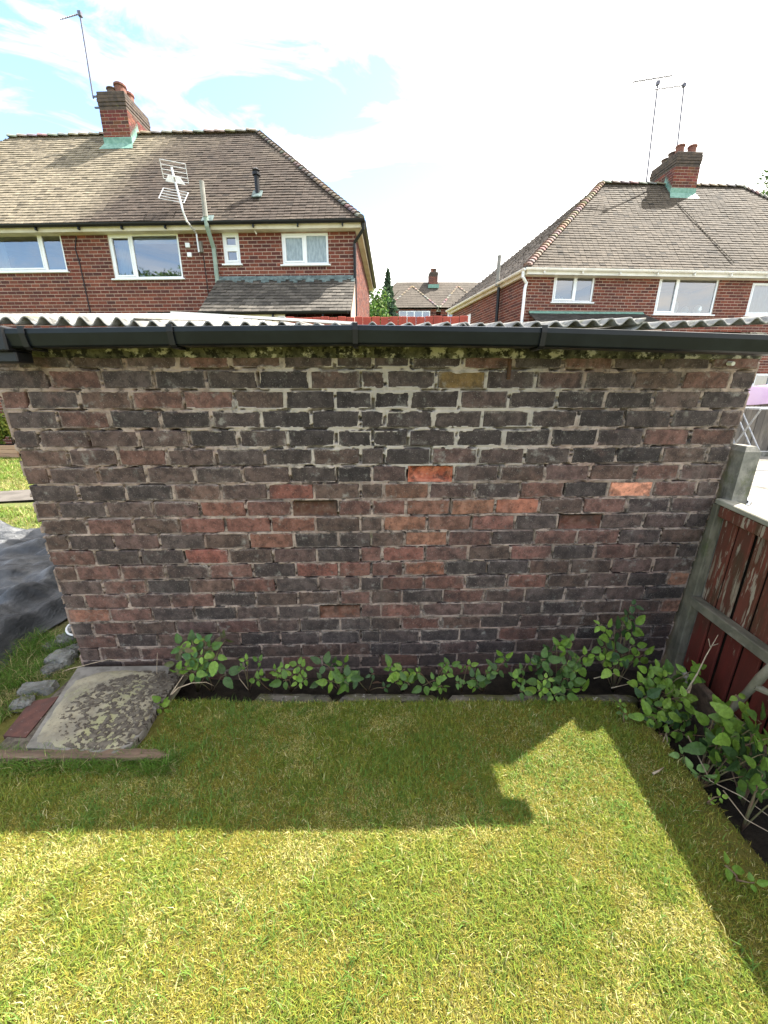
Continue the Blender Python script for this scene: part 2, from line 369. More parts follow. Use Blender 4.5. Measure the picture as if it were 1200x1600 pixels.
class Frame:
    def __init__(s, loc, rz): s.o = Vector(loc); s.m = Matrix.Rotation(rz, 3, 'Z'); s.i = s.m.transposed()
    def loc(s, p): return s.i @ (Vector(p) - s.o)
    def world(s, p): return s.m @ Vector(p) + s.o
    def hit(s, px, py, y=0.0):                     # pixel ray against the local plane y
        o = s.i @ (Vector((0, 0, CAMZ)) - s.o); d = s.i @ ray(px, py); return o + d * ((y - o.y) / d.y)
    def hitp(s, px, py, p, nrm):
        o = s.i @ (Vector((0, 0, CAMZ)) - s.o); d = s.i @ ray(px, py); p, nrm = Vector(p), Vector(nrm)
        return o + d * ((p - o).dot(nrm) / d.dot(nrm))


_tab = np.random.RandomState(5).rand(256, 256)
def vnoise(x, y, seed=0):
    x = np.asarray(x, float) + seed * 17.31; y = np.asarray(y, float) + seed * 9.77
    xi = np.floor(x).astype(int); yi = np.floor(y).astype(int); fx = x - xi; fy = y - yi
    fx = fx * fx * (3 - 2 * fx); fy = fy * fy * (3 - 2 * fy)
    g = lambda a, b: _tab[a & 255, b & 255]
    return (g(xi, yi) * (1 - fx) + g(xi + 1, yi) * fx) * (1 - fy) + (g(xi, yi + 1) * (1 - fx) + g(xi + 1, yi + 1) * fx) * fy
def fbm(x, y, seed=0, oct=4):
    t = 0; a = 1; w = 0
    for k in range(oct): t = t + a * vnoise(x * 2 ** k, y * 2 ** k, seed + k); w += a; a *= .5
    return t / w
def sstep(a, b, x): t = np.clip((x - a) / (b - a), 0, 1); return t * t * (3 - 2 * t)


def np_mesh(name, verts, faces, m, cols=None, smooth=False):
    me = bpy.data.meshes.new(name); nv = len(verts)
    me.vertices.add(nv); me.vertices.foreach_set('co', np.asarray(verts, np.float32).ravel())
    sizes = [f.shape[1] for f in faces]; tot = sum(f.size for f in faces); npoly = sum(len(f) for f in faces)
    me.loops.add(tot); me.loops.foreach_set('vertex_index', np.concatenate([f.ravel() for f in faces]).astype(np.int32))
    me.polygons.add(npoly)
    ls = []; st = 0
    for f in faces: ls.append(st + np.arange(len(f)) * f.shape[1]); st += f.size
    me.polygons.foreach_set('loop_start', np.concatenate(ls).astype(np.int32))
    if cols is not None:
        a = me.color_attributes.new('col', 'FLOAT_COLOR', 'POINT'); c = np.ones((nv, 4), np.float32); c[:, :3] = cols
        a.data.foreach_set('color', c.ravel())
    if smooth: me.polygons.foreach_set('use_smooth', np.ones(npoly, bool))
    me.materials.append(m); me.update(calc_edges=True); me.validate(); return me


def grid_mesh(name, X, Y, Z, m, smooth=True):
    h, w = X.shape; v = np.stack([X, Y, Z], -1).reshape(-1, 3)
    i = np.arange((h - 1) * (w - 1)); r = i // (w - 1); c = i % (w - 1); a = r * w + c
    return np_mesh(name, v, [np.stack([a, a + 1, a + w + 1, a + w], 1)], m, smooth=smooth)

# ------------------------------------------------------------------ ground, lawn, bed, paths
def sheet_poly(name, poly, z, m, kind='structure', label=None):
    b = MB(); b.v = [(p[0], p[1], z) for p in poly]; b.face(tuple(range(len(poly))))
    return b.build(name, m, kind=kind, label=label)


def make_ground():
    # one sheet to the horizon, rising behind the houses
    ys = [-400, -60, -12, 1.0, 24, 30, 36, 42, 60, 120, 500]; zs = [-.13, -.13, -.13, -.13, -.13, 1.2, 3.4, 4.6, 4.8, 5.0, 5.0]
    b = MB()
    for y, z in zip(ys, zs): b.v += [(-500, y, z), (500, y, z)]
    for i in range(len(ys) - 1): b.face((2 * i, 2 * i + 1, 2 * i + 3, 2 * i + 2))
    b.build('ground', M['ground'], kind='structure', label='green garden ground reaching back between and beyond the houses')
    # the near lawn: slightly uneven, turned down at its edges
    def lz(x, y): return (fbm(x * 3, y * 3, 3, 4) - .5) * .03
    xs = np.linspace(-3.6, 1.31, 200); ysn = np.linspace(-2.5, 1.575, 170)
    X, Y = np.meshgrid(xs, ysn)
    edge = 1.29 + .03 * (fbm(Y * 5, Y * 0, 4) - .5) * 2
    X = np.minimum(X, edge)
    Z = lz(X, Y)
    Z[:, -1] = -.14; Z[-1, :] = np.where(X[-1] < 2, -.14, Z[-1])
    X[:, -1] = X[:, -2] + .004
    link('lawn', grid_mesh('lawn', X, Y, Z, M['lawnbase']), kind='structure', label='short mossy lawn in front of the brick wall, half of it in shadow')
    b = MB()
    # bed: trench floor under the wall and along the fence
    xs = np.linspace(-2.3, 2.3, 120); yy = np.linspace(-2.5, 2.6, 120); X, Y = np.meshgrid(xs, yy)
    Z = -.105 + (fbm(X * 6, Y * 6, 8, 4) - .5) * .06
    link('soil', grid_mesh('soil', X, Y, Z, M['soil']), kind='structure', label='dark bare soil of the narrow bed under the wall')
    # lawn strip left of the garage (rubble, plastic) and the sunlit garden beyond
    xs = np.linspace(-9.5, -1.68, 110); yy = np.linspace(1.5, 10.8, 130); X, Y = np.meshgrid(xs, yy)
    Z = .0 + (fbm(X * 1.5, Y * 1.5, 12, 3) - .5) * .05
    link('lawn', grid_mesh('lawn', X, Y, Z, M['ground']), kind='structure', label='sunlit garden grass left of the garage')
    p = [atZ(-60, 792, .04), atZ(60, 760, .04), atZ(60, 774, .04), atZ(-60, 815, .04)]
    sheet_poly('garden_path', [(-9.0, p[3].y - .1), (p[2].x + 2.5, p[2].y + .35), (p[1].x + 2.5, p[1].y + .5), (-9.0, p[0].y - .1)], .045, M['path'], label='grey path across the sunlit garden')
    sheet_poly('patio', [(1.9, 1.0), (20, 1.0), (20, 12.6), (1.9, 12.6)], -.02, M['patio'], label='pale paved patio beyond the red fence')


make_ground()

# ------------------------------------------------------------------ the brick garage
GX, GY, GRZ, LEAN = 0.0, 1.81, .0314, .047
GF = Frame((GX, GY, 0), GRZ)
WO = Vector((0, .0705, 0)); WN = Vector((0, math.cos(LEAN), math.sin(LEAN))); WZ = Vector((0, -math.sin(LEAN), math.cos(LEAN)))
RP, Z0, XL = .0863, 1.555, -1.663


def wallhit(px, py):                                   # pixel -> (x, z) on the wall face
    p = GF.hitp(px, py, WO, WN) - WO; return p.x, p.dot(WZ)


def brick_shape(L, H, seed, depth=.06):
    r = random.Random(seed); b = MB(); pts = []
    hx, hz = L / 2, H / 2
    for t in (-1, -.5, 0, .5): pts.append((t * hx, -hz))
    pts += [(hx, -hz)] + [(t * hx, hz) for t in (1, .5, 0, -.5, -1)]
    j = lambda a: r.uniform(-a, a)
    out = []
    for i, (x, z) in enumerate(pts):
        cr = .004 if abs(x) > .9 * hx and r.random() < .35 else 0
        out.append((x + j(.0013) - math.copysign(cr, x), z + j(.0013) - math.copysign(cr, z)))
    n = len(out)
    b.v.append((j(.02), -.0012, j(.01)))
    for (x, z) in out: b.v.append((x * .965, j(.0006), z * .90))
    for (x, z) in out: b.v.append((x, .0045 + j(.0012), z))
    for (x, z) in out: b.v.append((x * .99, depth, z * .99))
    for k in range(n):
        q = (k + 1) % n
        b.face((0, 1 + k, 1 + q)); b.face((1 + k, 1 + n + k, 1 + n + q, 1 + q)); b.face((1 + n + k, 1 + 2 * n + k, 1 + 2 * n + q, 1 + n + q))
    return b


def spall_shape(L, H, seed, deep):
    """a brick whose face has broken away: a rough, hollowed front"""
    nx, nz = 22, 9; b = MB()
    for i in range(nz):
        for k in range(nx):
            u, w = k / (nx - 1), i / (nz - 1); e = min(u, 1 - u, w * .6, (1 - w) * .6) * 8
            d = deep * (.35 + .5 * w + .9 * float(fbm(u * 6, w * 3, seed, 4))) * min(1, .25 + e)
            if i in (0, nz - 1) or k in (0, nx - 1): d = .001
            b.v.append(((u - .5) * L, d, (w - .5) * H))
    for i in range(nz - 1):
        for k in range(nx - 1): b.face((i * nx + k, i * nx + k + 1, (i + 1) * nx + k + 1, (i + 1) * nx + k))
    return b


def make_garage():
    root = thing('brick_garage', 'old brick garage with weathered wall, black gutter and corrugated roof', 'garage', (GX, GY, 0), GRZ)
    jt = .0125
    kinds = {'full': .2257, 'half': .1128, 'three': .1693}
    tight = lambda k: 0 if k < 5 else min(.0042, .0009 * (k - 4))      # the lower courses are laid with thinner joints
    shapes = {(k, t): [brick_shape(w - jt + t * .0014, RP - .0125 + t * .0014, 7 * i + len(k)).mesh('brick', M['brick']) for i in range(8)] for k, w in kinds.items() for t in range(4)}
    rows = {}
    for k in range(-1, 21):
        if k % 2 == 0: seq = ['full'] * 7 + ['half'] + ['full'] * 7 + ['half']
        else: seq = ['half'] + ['full'] * 6 + ['three'] * 2 + ['full'] * 7
        x = XL; lst = []
        for s in seq: lst.append((x, x + kinds[s], s)); x += kinds[s]
        rows[k] = lst
    zk = lambda k: Z0 - RP * k
    sh = lambda z: .0142 * (z - 1.5)
    # --- special bricks read off the photograph
    ORANGE, BRIGHT = (.36, .125, .07), (.52, .23, .145)
    special = {}
    for (px, py, col, typ) in ((672, 742, (.95, .8, .75), 'deep'), (990, 764, BRIGHT, ''), (828, 791, (.32, .13, .085), ''), (633, 819, (.215, .105, .07), ''), (672, 842, (.20, .098, .066), ''),
                               (430, 845, (.16, .078, .057), ''), (530, 955, (.27, .32, .36), 'rough'), (920, 814, (.25, .28, .33), 'rough'), (135, 962, (.24, .115, .08), ''), (1070, 905, (.26, .13, .088), ''),
                               (1057, 946, (.26, .13, .088), ''), (633, 770, (.17, .088, .06), ''), (640, 795, (.16, .08, .057), ''), (750, 794, (.20, .10, .065), ''), (670, 888, (.20, .09, .06), ''), (430, 820, (.16, .075, .055), ''),
                               (380, 797, (.155, .073, .055), ''), (430, 770, (.16, .065, .05), ''), (330, 822, (.155, .072, .058), ''), (385, 823, (.16, .074, .058), ''), (480, 797, (.18, .22, .24), 'rough'),
                               (640, 868, (.16, .07, .055), ''), (712, 594, (.13, .085, .035), ''), (345, 868, (.18, .07, .055), ''), (800, 866, (.19, .075, .06), ''), (850, 865, (.155, .078, .065), ''),
                               (500, 886, (.17, .07, .055), ''), (690, 820, (.15, .08, .06), ''), (765, 818, (.17, .08, .065), '')):
        x, z = wallhit(px, py); k = round((Z0 - z) / RP)
        for i, (a, b, s) in enumerate(rows.get(k, ())):
            if a <= x - sh(z) < b: special[(k, i)] = (col, typ)
    # --- mortar bed: one fine relief, recessed in the joints, smeared over arrises, hollow where it has fallen out
    xs = np.arange(-1.668, 1.7285, .0045); zs = np.arange(-.16, 1.70, .0045)
    X, Z = np.meshgrid(xs, zs)
    D = np.full(X.shape, .02); deep = np.zeros(X.shape, bool)
    kk = np.round((Z0 - Z) / RP).astype(int); Xn = X + 0
    for k, lst in rows.items():
        msk = kk == k
        dz = np.abs(Z - zk(k)) - (RP - .0125 + tight(k)) / 2
        edges = np.array([a for a, b, s in lst] + [lst[-1][1]])
        idx = np.clip(np.searchsorted(edges, X, 'right') - 1, 0, len(lst) - 1)
        a, b = edges[idx], edges[idx + 1]
        jk = (jt - tight(k)) / 2; dx = np.maximum(a + jk - X, X - (b - jk))
        D[msk] = np.maximum(dx, dz)[msk]
        for i, (aa, bb, s) in enumerate(lst):
            if special.get((k, i), ('', ''))[1]: deep |= msk & (idx == i)
    n1 = fbm(X * 55, Z * 55, 1, 4); n2 = fbm(X * 9, Z * 11, 2, 4); n3 = fbm(X * 26, Z * 30, 3, 4); n4 = fbm(X * 14, Z * 40, 6, 3)
    joint = .0025 + (n1 - .5) * .007
    lost = sstep(.565, .645, n4 + .22 * (fbm(X * 2.2, Z * 2.2, 9, 3) - .5))
    for (pa, pb, py) in ((452, 505, 607), (722, 762, 607), (398, 438, 672), (575, 645, 671), (772, 835, 671), (480, 522, 702), (532, 558, 730), (598, 614, 731), (900, 950, 640), (985, 992, 600), (215, 300, 757), (395, 440, 787),
                         (640, 730, 812), (300, 345, 840), (700, 800, 840), (880, 960, 828), (455, 600, 857), (240, 262, 735), (560, 600, 882), (930, 1010, 715), (760, 850, 880), (330, 400, 905), (610, 700, 921), (1020, 1060, 700), (140, 215, 800)):
        x0, z0 = wallhit(pa, py); x1, z1 = wallhit(pb, py); kj = math.floor((Z0 - z0) / RP) + .5; zj = Z0 - RP * kj
        Xs = X + sh(Z)
        lost = np.maximum(lost, sstep(0, .012, Xs - x0 + (n3 - .5) * .05) * sstep(0, .012, x1 - Xs + (n3 - .5) * .05) * (1 - sstep(.0035, .0065, np.abs(Z - zj + (n3 - .5) * .006))))
    for (px, py, hh) in ((393, 594, 10), (231, 585, 12), (575, 580, 10), (545, 742, 12), (1000, 585, 12), (262, 700, 10), (150, 680, 10), (730, 815, 12), (700, 790, 12), (810, 830, 12), (305, 822, 10), (260, 790, 10), (1012, 640, 12), (870, 760, 10)):
        x0, z0 = wallhit(px, py); e0 = rows[round((Z0 - z0) / RP)]; xe = min((b for a, b, q in e0), key=lambda v: abs(v + sh(z0) - x0)); zc_ = Z0 - RP * round((Z0 - z0) / RP)
        lost = np.maximum(lost, (1 - sstep(.0030, .0062, np.abs(X - xe + (n3 - .5) * .006))) * (1 - sstep(.026, .034, np.abs(Z - zc_))))
    joint = joint + lost * .050                                       # perished joints
    smear = sstep(.52, .66, n2 * .6 + n3 * .4 + .05 * sstep(1.0, 1.35, Z)) * (.20 + .36 * sstep(.95, 1.3, Z) * np.exp(-(X / 1.1) ** 2))
    Dn = D + (fbm(X * 30, Z * 30, 15, 2) - .5) * .004
    inside = .014 - .0155 * sstep(-.016 * smear - .0045, -.016 * smear - .0, Dn) + (n1 - .5) * .004
    Yd = np.where(D > 0, joint, inside)
    Yd = np.where((D <= 0) & deep, .075, Yd)
    X = X + sh(Z)
    wall = link('wall', grid_mesh('wall', X, Yd, Z, M['mortar']), root, loc=WO, rot=(LEAN, 0, 0))
    # --- bricks
    pal = [(.080, .055, .046), (.090, .060, .049), (.105, .066, .053), (.095, .060, .053), (.120, .066, .053), (.082, .057, .050), (.125, .068, .056), (.088, .060, .053), (.068, .052, .048)]
    r = random.Random(3); rest = MB(); count = 0
    for k in range(-1, 21):
        for i, (a, b, s) in enumerate(rows[k]):
            z = zk(k); xc = (a + b) / 2 + sh(z)
            soot = max(0, 1 - ((xc - .15) / 1.3) ** 2) * max(0, 1 - abs(k - 2.5) / 4.5)       # the blackened middle of the upper courses
            if r.random() < soot * 1.05: c = r.choice(((.040, .033, .032), (.046, .037, .035), (.054, .042, .039), (.066, .050, .045)))
            elif r.random() < .20: c = r.choice(((.054, .043, .041), (.062, .047, .044), (.070, .052, .048)))
            elif 7 <= k <= 16 and -.9 < xc < .9 and r.random() < .42: c = r.choice(((.128, .067, .055), (.145, .071, .056), (.120, .066, .056)))
            else: c = r.choice(pal)
            if k >= 15: c = tuple(v * .85 for v in c)
            col, typ = special.get((k, i), (c, ''))
            f = r.uniform(.88, 1.15); col = tuple(v * f for v in col)
            if count < 304:
                if typ: me = spall_shape(b - a - jt + .003, RP - jt + .003, 31 + i, .050 if typ == 'deep' else .014).mesh('brick', M['spall'])
                else: me = r.choice(shapes[(s, min(3, int(tight(k) / .0014)))])
                o = link('brick', me, wall, loc=(xc, r.uniform(-.0022, .0022) if not typ else 0, z + r.uniform(-.0015, .0015)))
                o.rotation_euler = (0 if typ else r.uniform(-.025, .025), r.choice((0, math.pi)) * (not typ) + r.uniform(-.008, .008), r.uniform(-.008, .008)); o.color = (*col, 1)
                count += 1
                if typ == 'deep': o['label'] = 'hollow brick with its face broken away to raw orange'
                elif (k, i) in special and col[0] > .5: o['label'] = 'bright orange replacement brick'
            else:
                rest.obox((xc, .03, z), ((b - a - jt) / 2, 0, 0), (0, .03, 0), (0, 0, (RP - jt) / 2), col, .003)
    rb = rest.build('brick', mat('weathered_brick_low', (.8, .8, .8), (1.25, 1.2, 1.15), 60, .9, 'attr', layers=((SOOT, 26, .5, .72, .6),), bump=((420, .35, .002),)), wall, kind='stuff')
    # --- body behind the face, back and side walls
    b = MB()
    b.box(-1.62, 1.68, .09, .19, -.15, 1.765)
    for (xa, xb, zf, zk_) in ((-1.64, -1.54, 1.76, 2.19), (1.60, 1.705, 1.76, 2.04)):
        i = len(b.v); b.v += [(x, y, z) for x in (xa, xb) for (y, z) in ((.19, -.15), (2.55, -.15), (2.55, zk_), (.19, zf))]
        for q in ((0, 1, 2, 3), (7, 6, 5, 4), (0, 4, 5, 1), (1, 5, 6, 2), (2, 6, 7, 3), (3, 7, 4, 0)): b.face(tuple(i + k for k in q))
    b.box(-1.54, 1.60, 2.45, 2.55, -.15, 2.02)
    b.build('side_wall', M['stack'], root)
    # --- wall plate: mossy timber under the roof
    xs = np.linspace(-1.52, 1.715, 330); prof = [(.10, -.066), (-.004, -.064), (-.014, -.059), (-.016, -.02), (-.015, .01), (-.012, .04), (.0, .05), (.10, .05)]
    zc = 1.705
    X = np.repeat(xs[None], len(prof), 0); Y = np.array([[p[0]] for p in prof]) + (fbm(X * 14, X * 0 + np.arange(len(prof))[:, None], 4, 4) - .5) * .012
    Zz = zc + np.array([[p[1]] for p in prof]) + (fbm(X * 9, X * 0 + 3.3 * np.arange(len(prof))[:, None], 5, 4) - .5) * .010 + .0142 * 0
    link('wall_plate', grid_mesh('wall_plate', X, Y, Zz, M['plate']), root)
    # --- gutter
    YG = 1.605
    line = [(20, 513), (300, 509.5), (555, 507.5), (850, 511.5), (1030, 517), (1200, 523)]
    pts = [GF.loc(atY(px, py, YG)) for px, py in line]
    pts.insert(0, pts[0] + (pts[0] - pts[1]) * .35); pts.append(pts[-1] + (pts[-1] - pts[-2]) * .42)
    prof = [(-.002, 0), (-.013, -.003), (-.014, -.020), (-.004, -.062), (.004, -.068), (.070, -.068), (.088, -.02), (.088, 0), (.084, 0), (.083, -.02), (.066, -.063), (.007, -.063), (-.001, -.06), (-.009, -.020), (-.004, -.004)]
    def extrude(pp, pr, name, mtl, par):
        g = MB(); n = len(pr)
        for p in pp: g.v += [(p[0], p[1] + q[0], p[2] + q[1]) for q in pr]
        for i in range(len(pp) - 1):
            for q in range(n): g.face((i * n + q, i * n + (q + 1) % n, (i + 1) * n + (q + 1) % n, (i + 1) * n + q))
        g.face(tuple(range(n))); g.face(tuple(range((len(pp) - 1) * n, len(pp) * n))[::-1])
        return g.build(name, mtl, par)
    def on_line(px):
        w = GF.loc(atY(px, 512, YG)); x = w.x
        for p, q in zip(pts, pts[1:]):
            if p.x <= x <= q.x: return p.lerp(q, (x - p.x) / (q.x - p.x))
        return pts[0]
    gut = extrude(pts, prof, 'gutter', M['gutter'], root)
    big = [(-.010, .003), (-.018, .001), (-.0185, -.020), (-.008, -.065), (.002, -.0725), (.072, -.0725), (.093, -.02), (.093, .002), (.097, .002), (.097, -.022), (.075, -.077), (0, -.077), (-.013, -.067), (-.0225, -.02), (-.022, .005), (-.01, .007)]
    for px in (38, 268, 555, 848):
        p = on_line(px); w = .011 if px in (38, 268) else .010
        extrude([p - Vector((w, 0, 0)), p + Vector((w, 0, 0))], big, 'gutter_bracket', M['blackplastic'], gut)
    p = on_line(5)                                            # running outlet at the left end
    ob = MB(); ob.box(p.x - .16, p.x + .012, p.y - .021, p.y + .10, p.z - .082, p.z + .008, ch=.006); ob.box(p.x - .12, p.x + .018, p.y + .005, p.y + .085, p.z - .120, p.z - .08, ch=.004)
    ob.build('gutter_outlet', M['blackplastic'], gut)
    # --- corrugated roof sheets, each with its own sag and tilt
    YS = 1.665
    def front(px, py): q = GF.loc(atY(px, py, YS)); return q.x, q.z
    defs = [((-180, 497), (215, 503.5), 2.27, 2.19, .0135), ((205, 506), (470, 509), 2.19, 2.10, .014), ((455, 509), (735, 508), 2.10, 2.09, .012), ((715, 510), (1008, 500), 2.06, 2.10, .0120), ((990, 508), (1262, 494), 2.05, 2.12, .0122)]
    for si, (A, B, zb0, zb1, amp) in enumerate(defs):
        (xa, za), (xb, zb) = front(*A), front(*B)
        nx = int((xb - xa) / .073 * 12); u = np.linspace(0, 1, nx); x = xa + (xb - xa) * u
        ysn = np.linspace(-.148, 2.66, 12); t = np.linspace(0, 1, 12)
        wave = amp * (.75 + .5 * fbm(x * 6, x * 0 + si, 14, 2)) * np.cos(2 * np.pi * (x + .012 * fbm(x * 5, x * 0 + 3, si + 20, 2)) / .073 + si)
        rows_ = []
        sagn = fbm(x * 2, x * 0, si, 3)
        for y, tt in zip(ysn, t):
            zf = za + (zb - za) * u; zbk = zb0 + (zb1 - zb0) * u
            rows_.append(np.stack([x, np.full(nx, y) - .030 * x * (1 - tt) + .016 * (fbm(x * 24, x * 0 + 9, si) - .5), zf + (zbk - zf) * tt + wave + .01 * (sagn - .5)], 1))
        top = np.array(rows_); bot = top.copy(); bot[..., 2] -= .0065
        v = np.concatenate([top.reshape(-1, 3), bot.reshape(-1, 3)]); h = len(ysn); w = nx
        i = np.arange((h - 1) * (w - 1)); rr = i // (w - 1); cc = i % (w - 1); a = rr * w + cc; N = h * w
        f = [np.stack([a, a + 1, a + w + 1, a + w], 1), np.stack([a + N, a + w + N, a + w + 1 + N, a + 1 + N], 1)]
        e = np.arange(w - 1); f.append(np.stack([e, e + N, e + 1 + N, e + 1], 1)); e2 = e + (h - 1) * w; f.append(np.stack([e2, e2 + 1, e2 + 1 + N, e2 + N], 1))
        s1 = np.arange(h - 1) * w; f.append(np.stack([s1, s1 + w, s1 + w + N, s1 + N], 1)); s2 = s1 + w - 1; f.append(np.stack([s2, s2 + N, s2 + w + N, s2 + w], 1))
        link('roof_sheet', np_mesh('roof_sheet', v, f, M['roofsheet'], smooth=True), root)
    b = MB()
    b.obox((-1.1, 2.66, 2.235), (.95, 0, -.045), (0, .05, 0), (0, 0, .012)); b.build('ridge_flashing', M['whitepaint'], root)
    x, z = wallhit(795, 577); b = MB(); b.obox((x, -.006, z), (.008, 0, 0), (0, .005, 0), (0, 0, .042), ch=.002)
    b.build('rusty_bracket', mat('rusty_iron', (.09, .04, .02), (.05, .03, .02), 60, .9), wall)
    x, z = wallhit(1137, 567); b = MB(); b.tube([(x, .03, z), (x, -.03, z - .004)], .009, 8); b.build('pipe_stub', M['whiteplastic'], wall)
    return root


make_garage()
# ------------------------------------------------------------------ houses: brick faces, windows, tiled roofs
HB = [(.135, .038, .026), (.112, .033, .025), (.148, .045, .029), (.098, .031, .025), (.080, .029, .025), (.125, .043, .030), (.165, .053, .034)]
def brick_face(parent, name, loc, rz, w, z0, z1, holes, single=None, seed=1, course=.082, lx=.228, label=None, shape=None):
    """a brick face as part `name` (its mortar sheet), bricks as sub-parts; holes = (x0, x1, z0, z1). single = test(x, z) for bricks built one by one"""
    r = random.Random(seed)
    xs = sorted({0, w} | {v for h in holes for v in h[:2] if 0 < v < w}); zs = sorted({z0, z1} | {v for h in holes for v in h[2:] if z0 < v < z1})
    b = MB()
    for x0, x1 in zip(xs, xs[1:]):
        for a, c in zip(zs, zs[1:]):
            mx, mz = (x0 + x1) / 2, (a + c) / 2
            if any(h[0] < mx < h[1] and h[2] < mz < h[3] for h in holes): continue
            b.quad((x0, .004, a), (x1, .004, a), (x1, .004, c), (x0, .004, c))
    for h in holes:                                            # reveals
        for (p, q) in (((h[0], h[2]), (h[0], h[3])), ((h[1], h[3]), (h[1], h[2])), ((h[0], h[3]), (h[1], h[3])), ((h[1], h[2]), (h[0], h[2]))):
            b.quad((p[0], .004, p[1]), (p[0], .11, p[1]), (q[0], .11, q[1]), (q[0], .004, q[1]))
    wall = b.build(name, M['hmortar'], parent, loc=loc, rot=(0, 0, rz), label=label)
    rest = MB(); singles = []; protos = {}
    n = int((z1 - z0) / course); g = .0078
    for k in range(n):
        a = z1 - (k + 1) * course + g; c = a + course - 2 * g; mz = (a + c) / 2
        x = -(k % 2) * lx / 2
        segs = [(0, w)]
        for h in holes:
            if h[2] < mz < h[3]:
                new = []
                for (p, q) in segs:
                    if h[1] <= p or h[0] >= q: new.append((p, q)); continue
                    if h[0] > p: new.append((p, h[0]))
                    if h[1] < q: new.append((h[1], q))
                segs = new
        sold = any(h[2] - course * 1.2 < mz < h[2] for h in holes)
        while x < w:
            lo, hi = x + g * .8, x + lx - g * .8; x += lx
            for (p, q) in segs:
                s, e = max(lo, p + .001), min(hi, q - .001)
                if e - s < .03: continue
                col = r.choice(HB); f = r.uniform(.8, 1.15); col = tuple(v * f for v in col)
                dy = r.uniform(-.002, .002)
                soldier = [h for h in holes if h[2] - course * 1.05 < mz < h[2] and s > h[0] - .05 and e < h[1] + .05]
                if soldier:
                    for t in range(3):
                        s2 = s + (e - s) * t / 3; e2 = s + (e - s) * (t + 1) / 3 - g; rest.box(s2, e2, dy, .03, a, c, tuple(v * .8 for v in col))
                    continue
                if single and single((s + e) / 2, mz) and len(singles) < 300:
                    key = round(e - s, 3)
                    if key not in protos:
                        pb = MB(); L = e - s; H = c - a
                        pb.obox((0, .015, 0), (L / 2, 0, 0), (0, .015, 0), (0, 0, H / 2), ch=.003); protos[key] = pb.mesh('brick', M['hbrick_o'])
                    o = link('brick', protos[key], wall, loc=((s + e) / 2, dy, mz)); o.color = (*col, 1); singles.append(o)
                else: rest.box(s, e, dy, .03, a, c, col)
    rest.build('brick', M['hbrick'], wall, kind='stuff')
    return wall


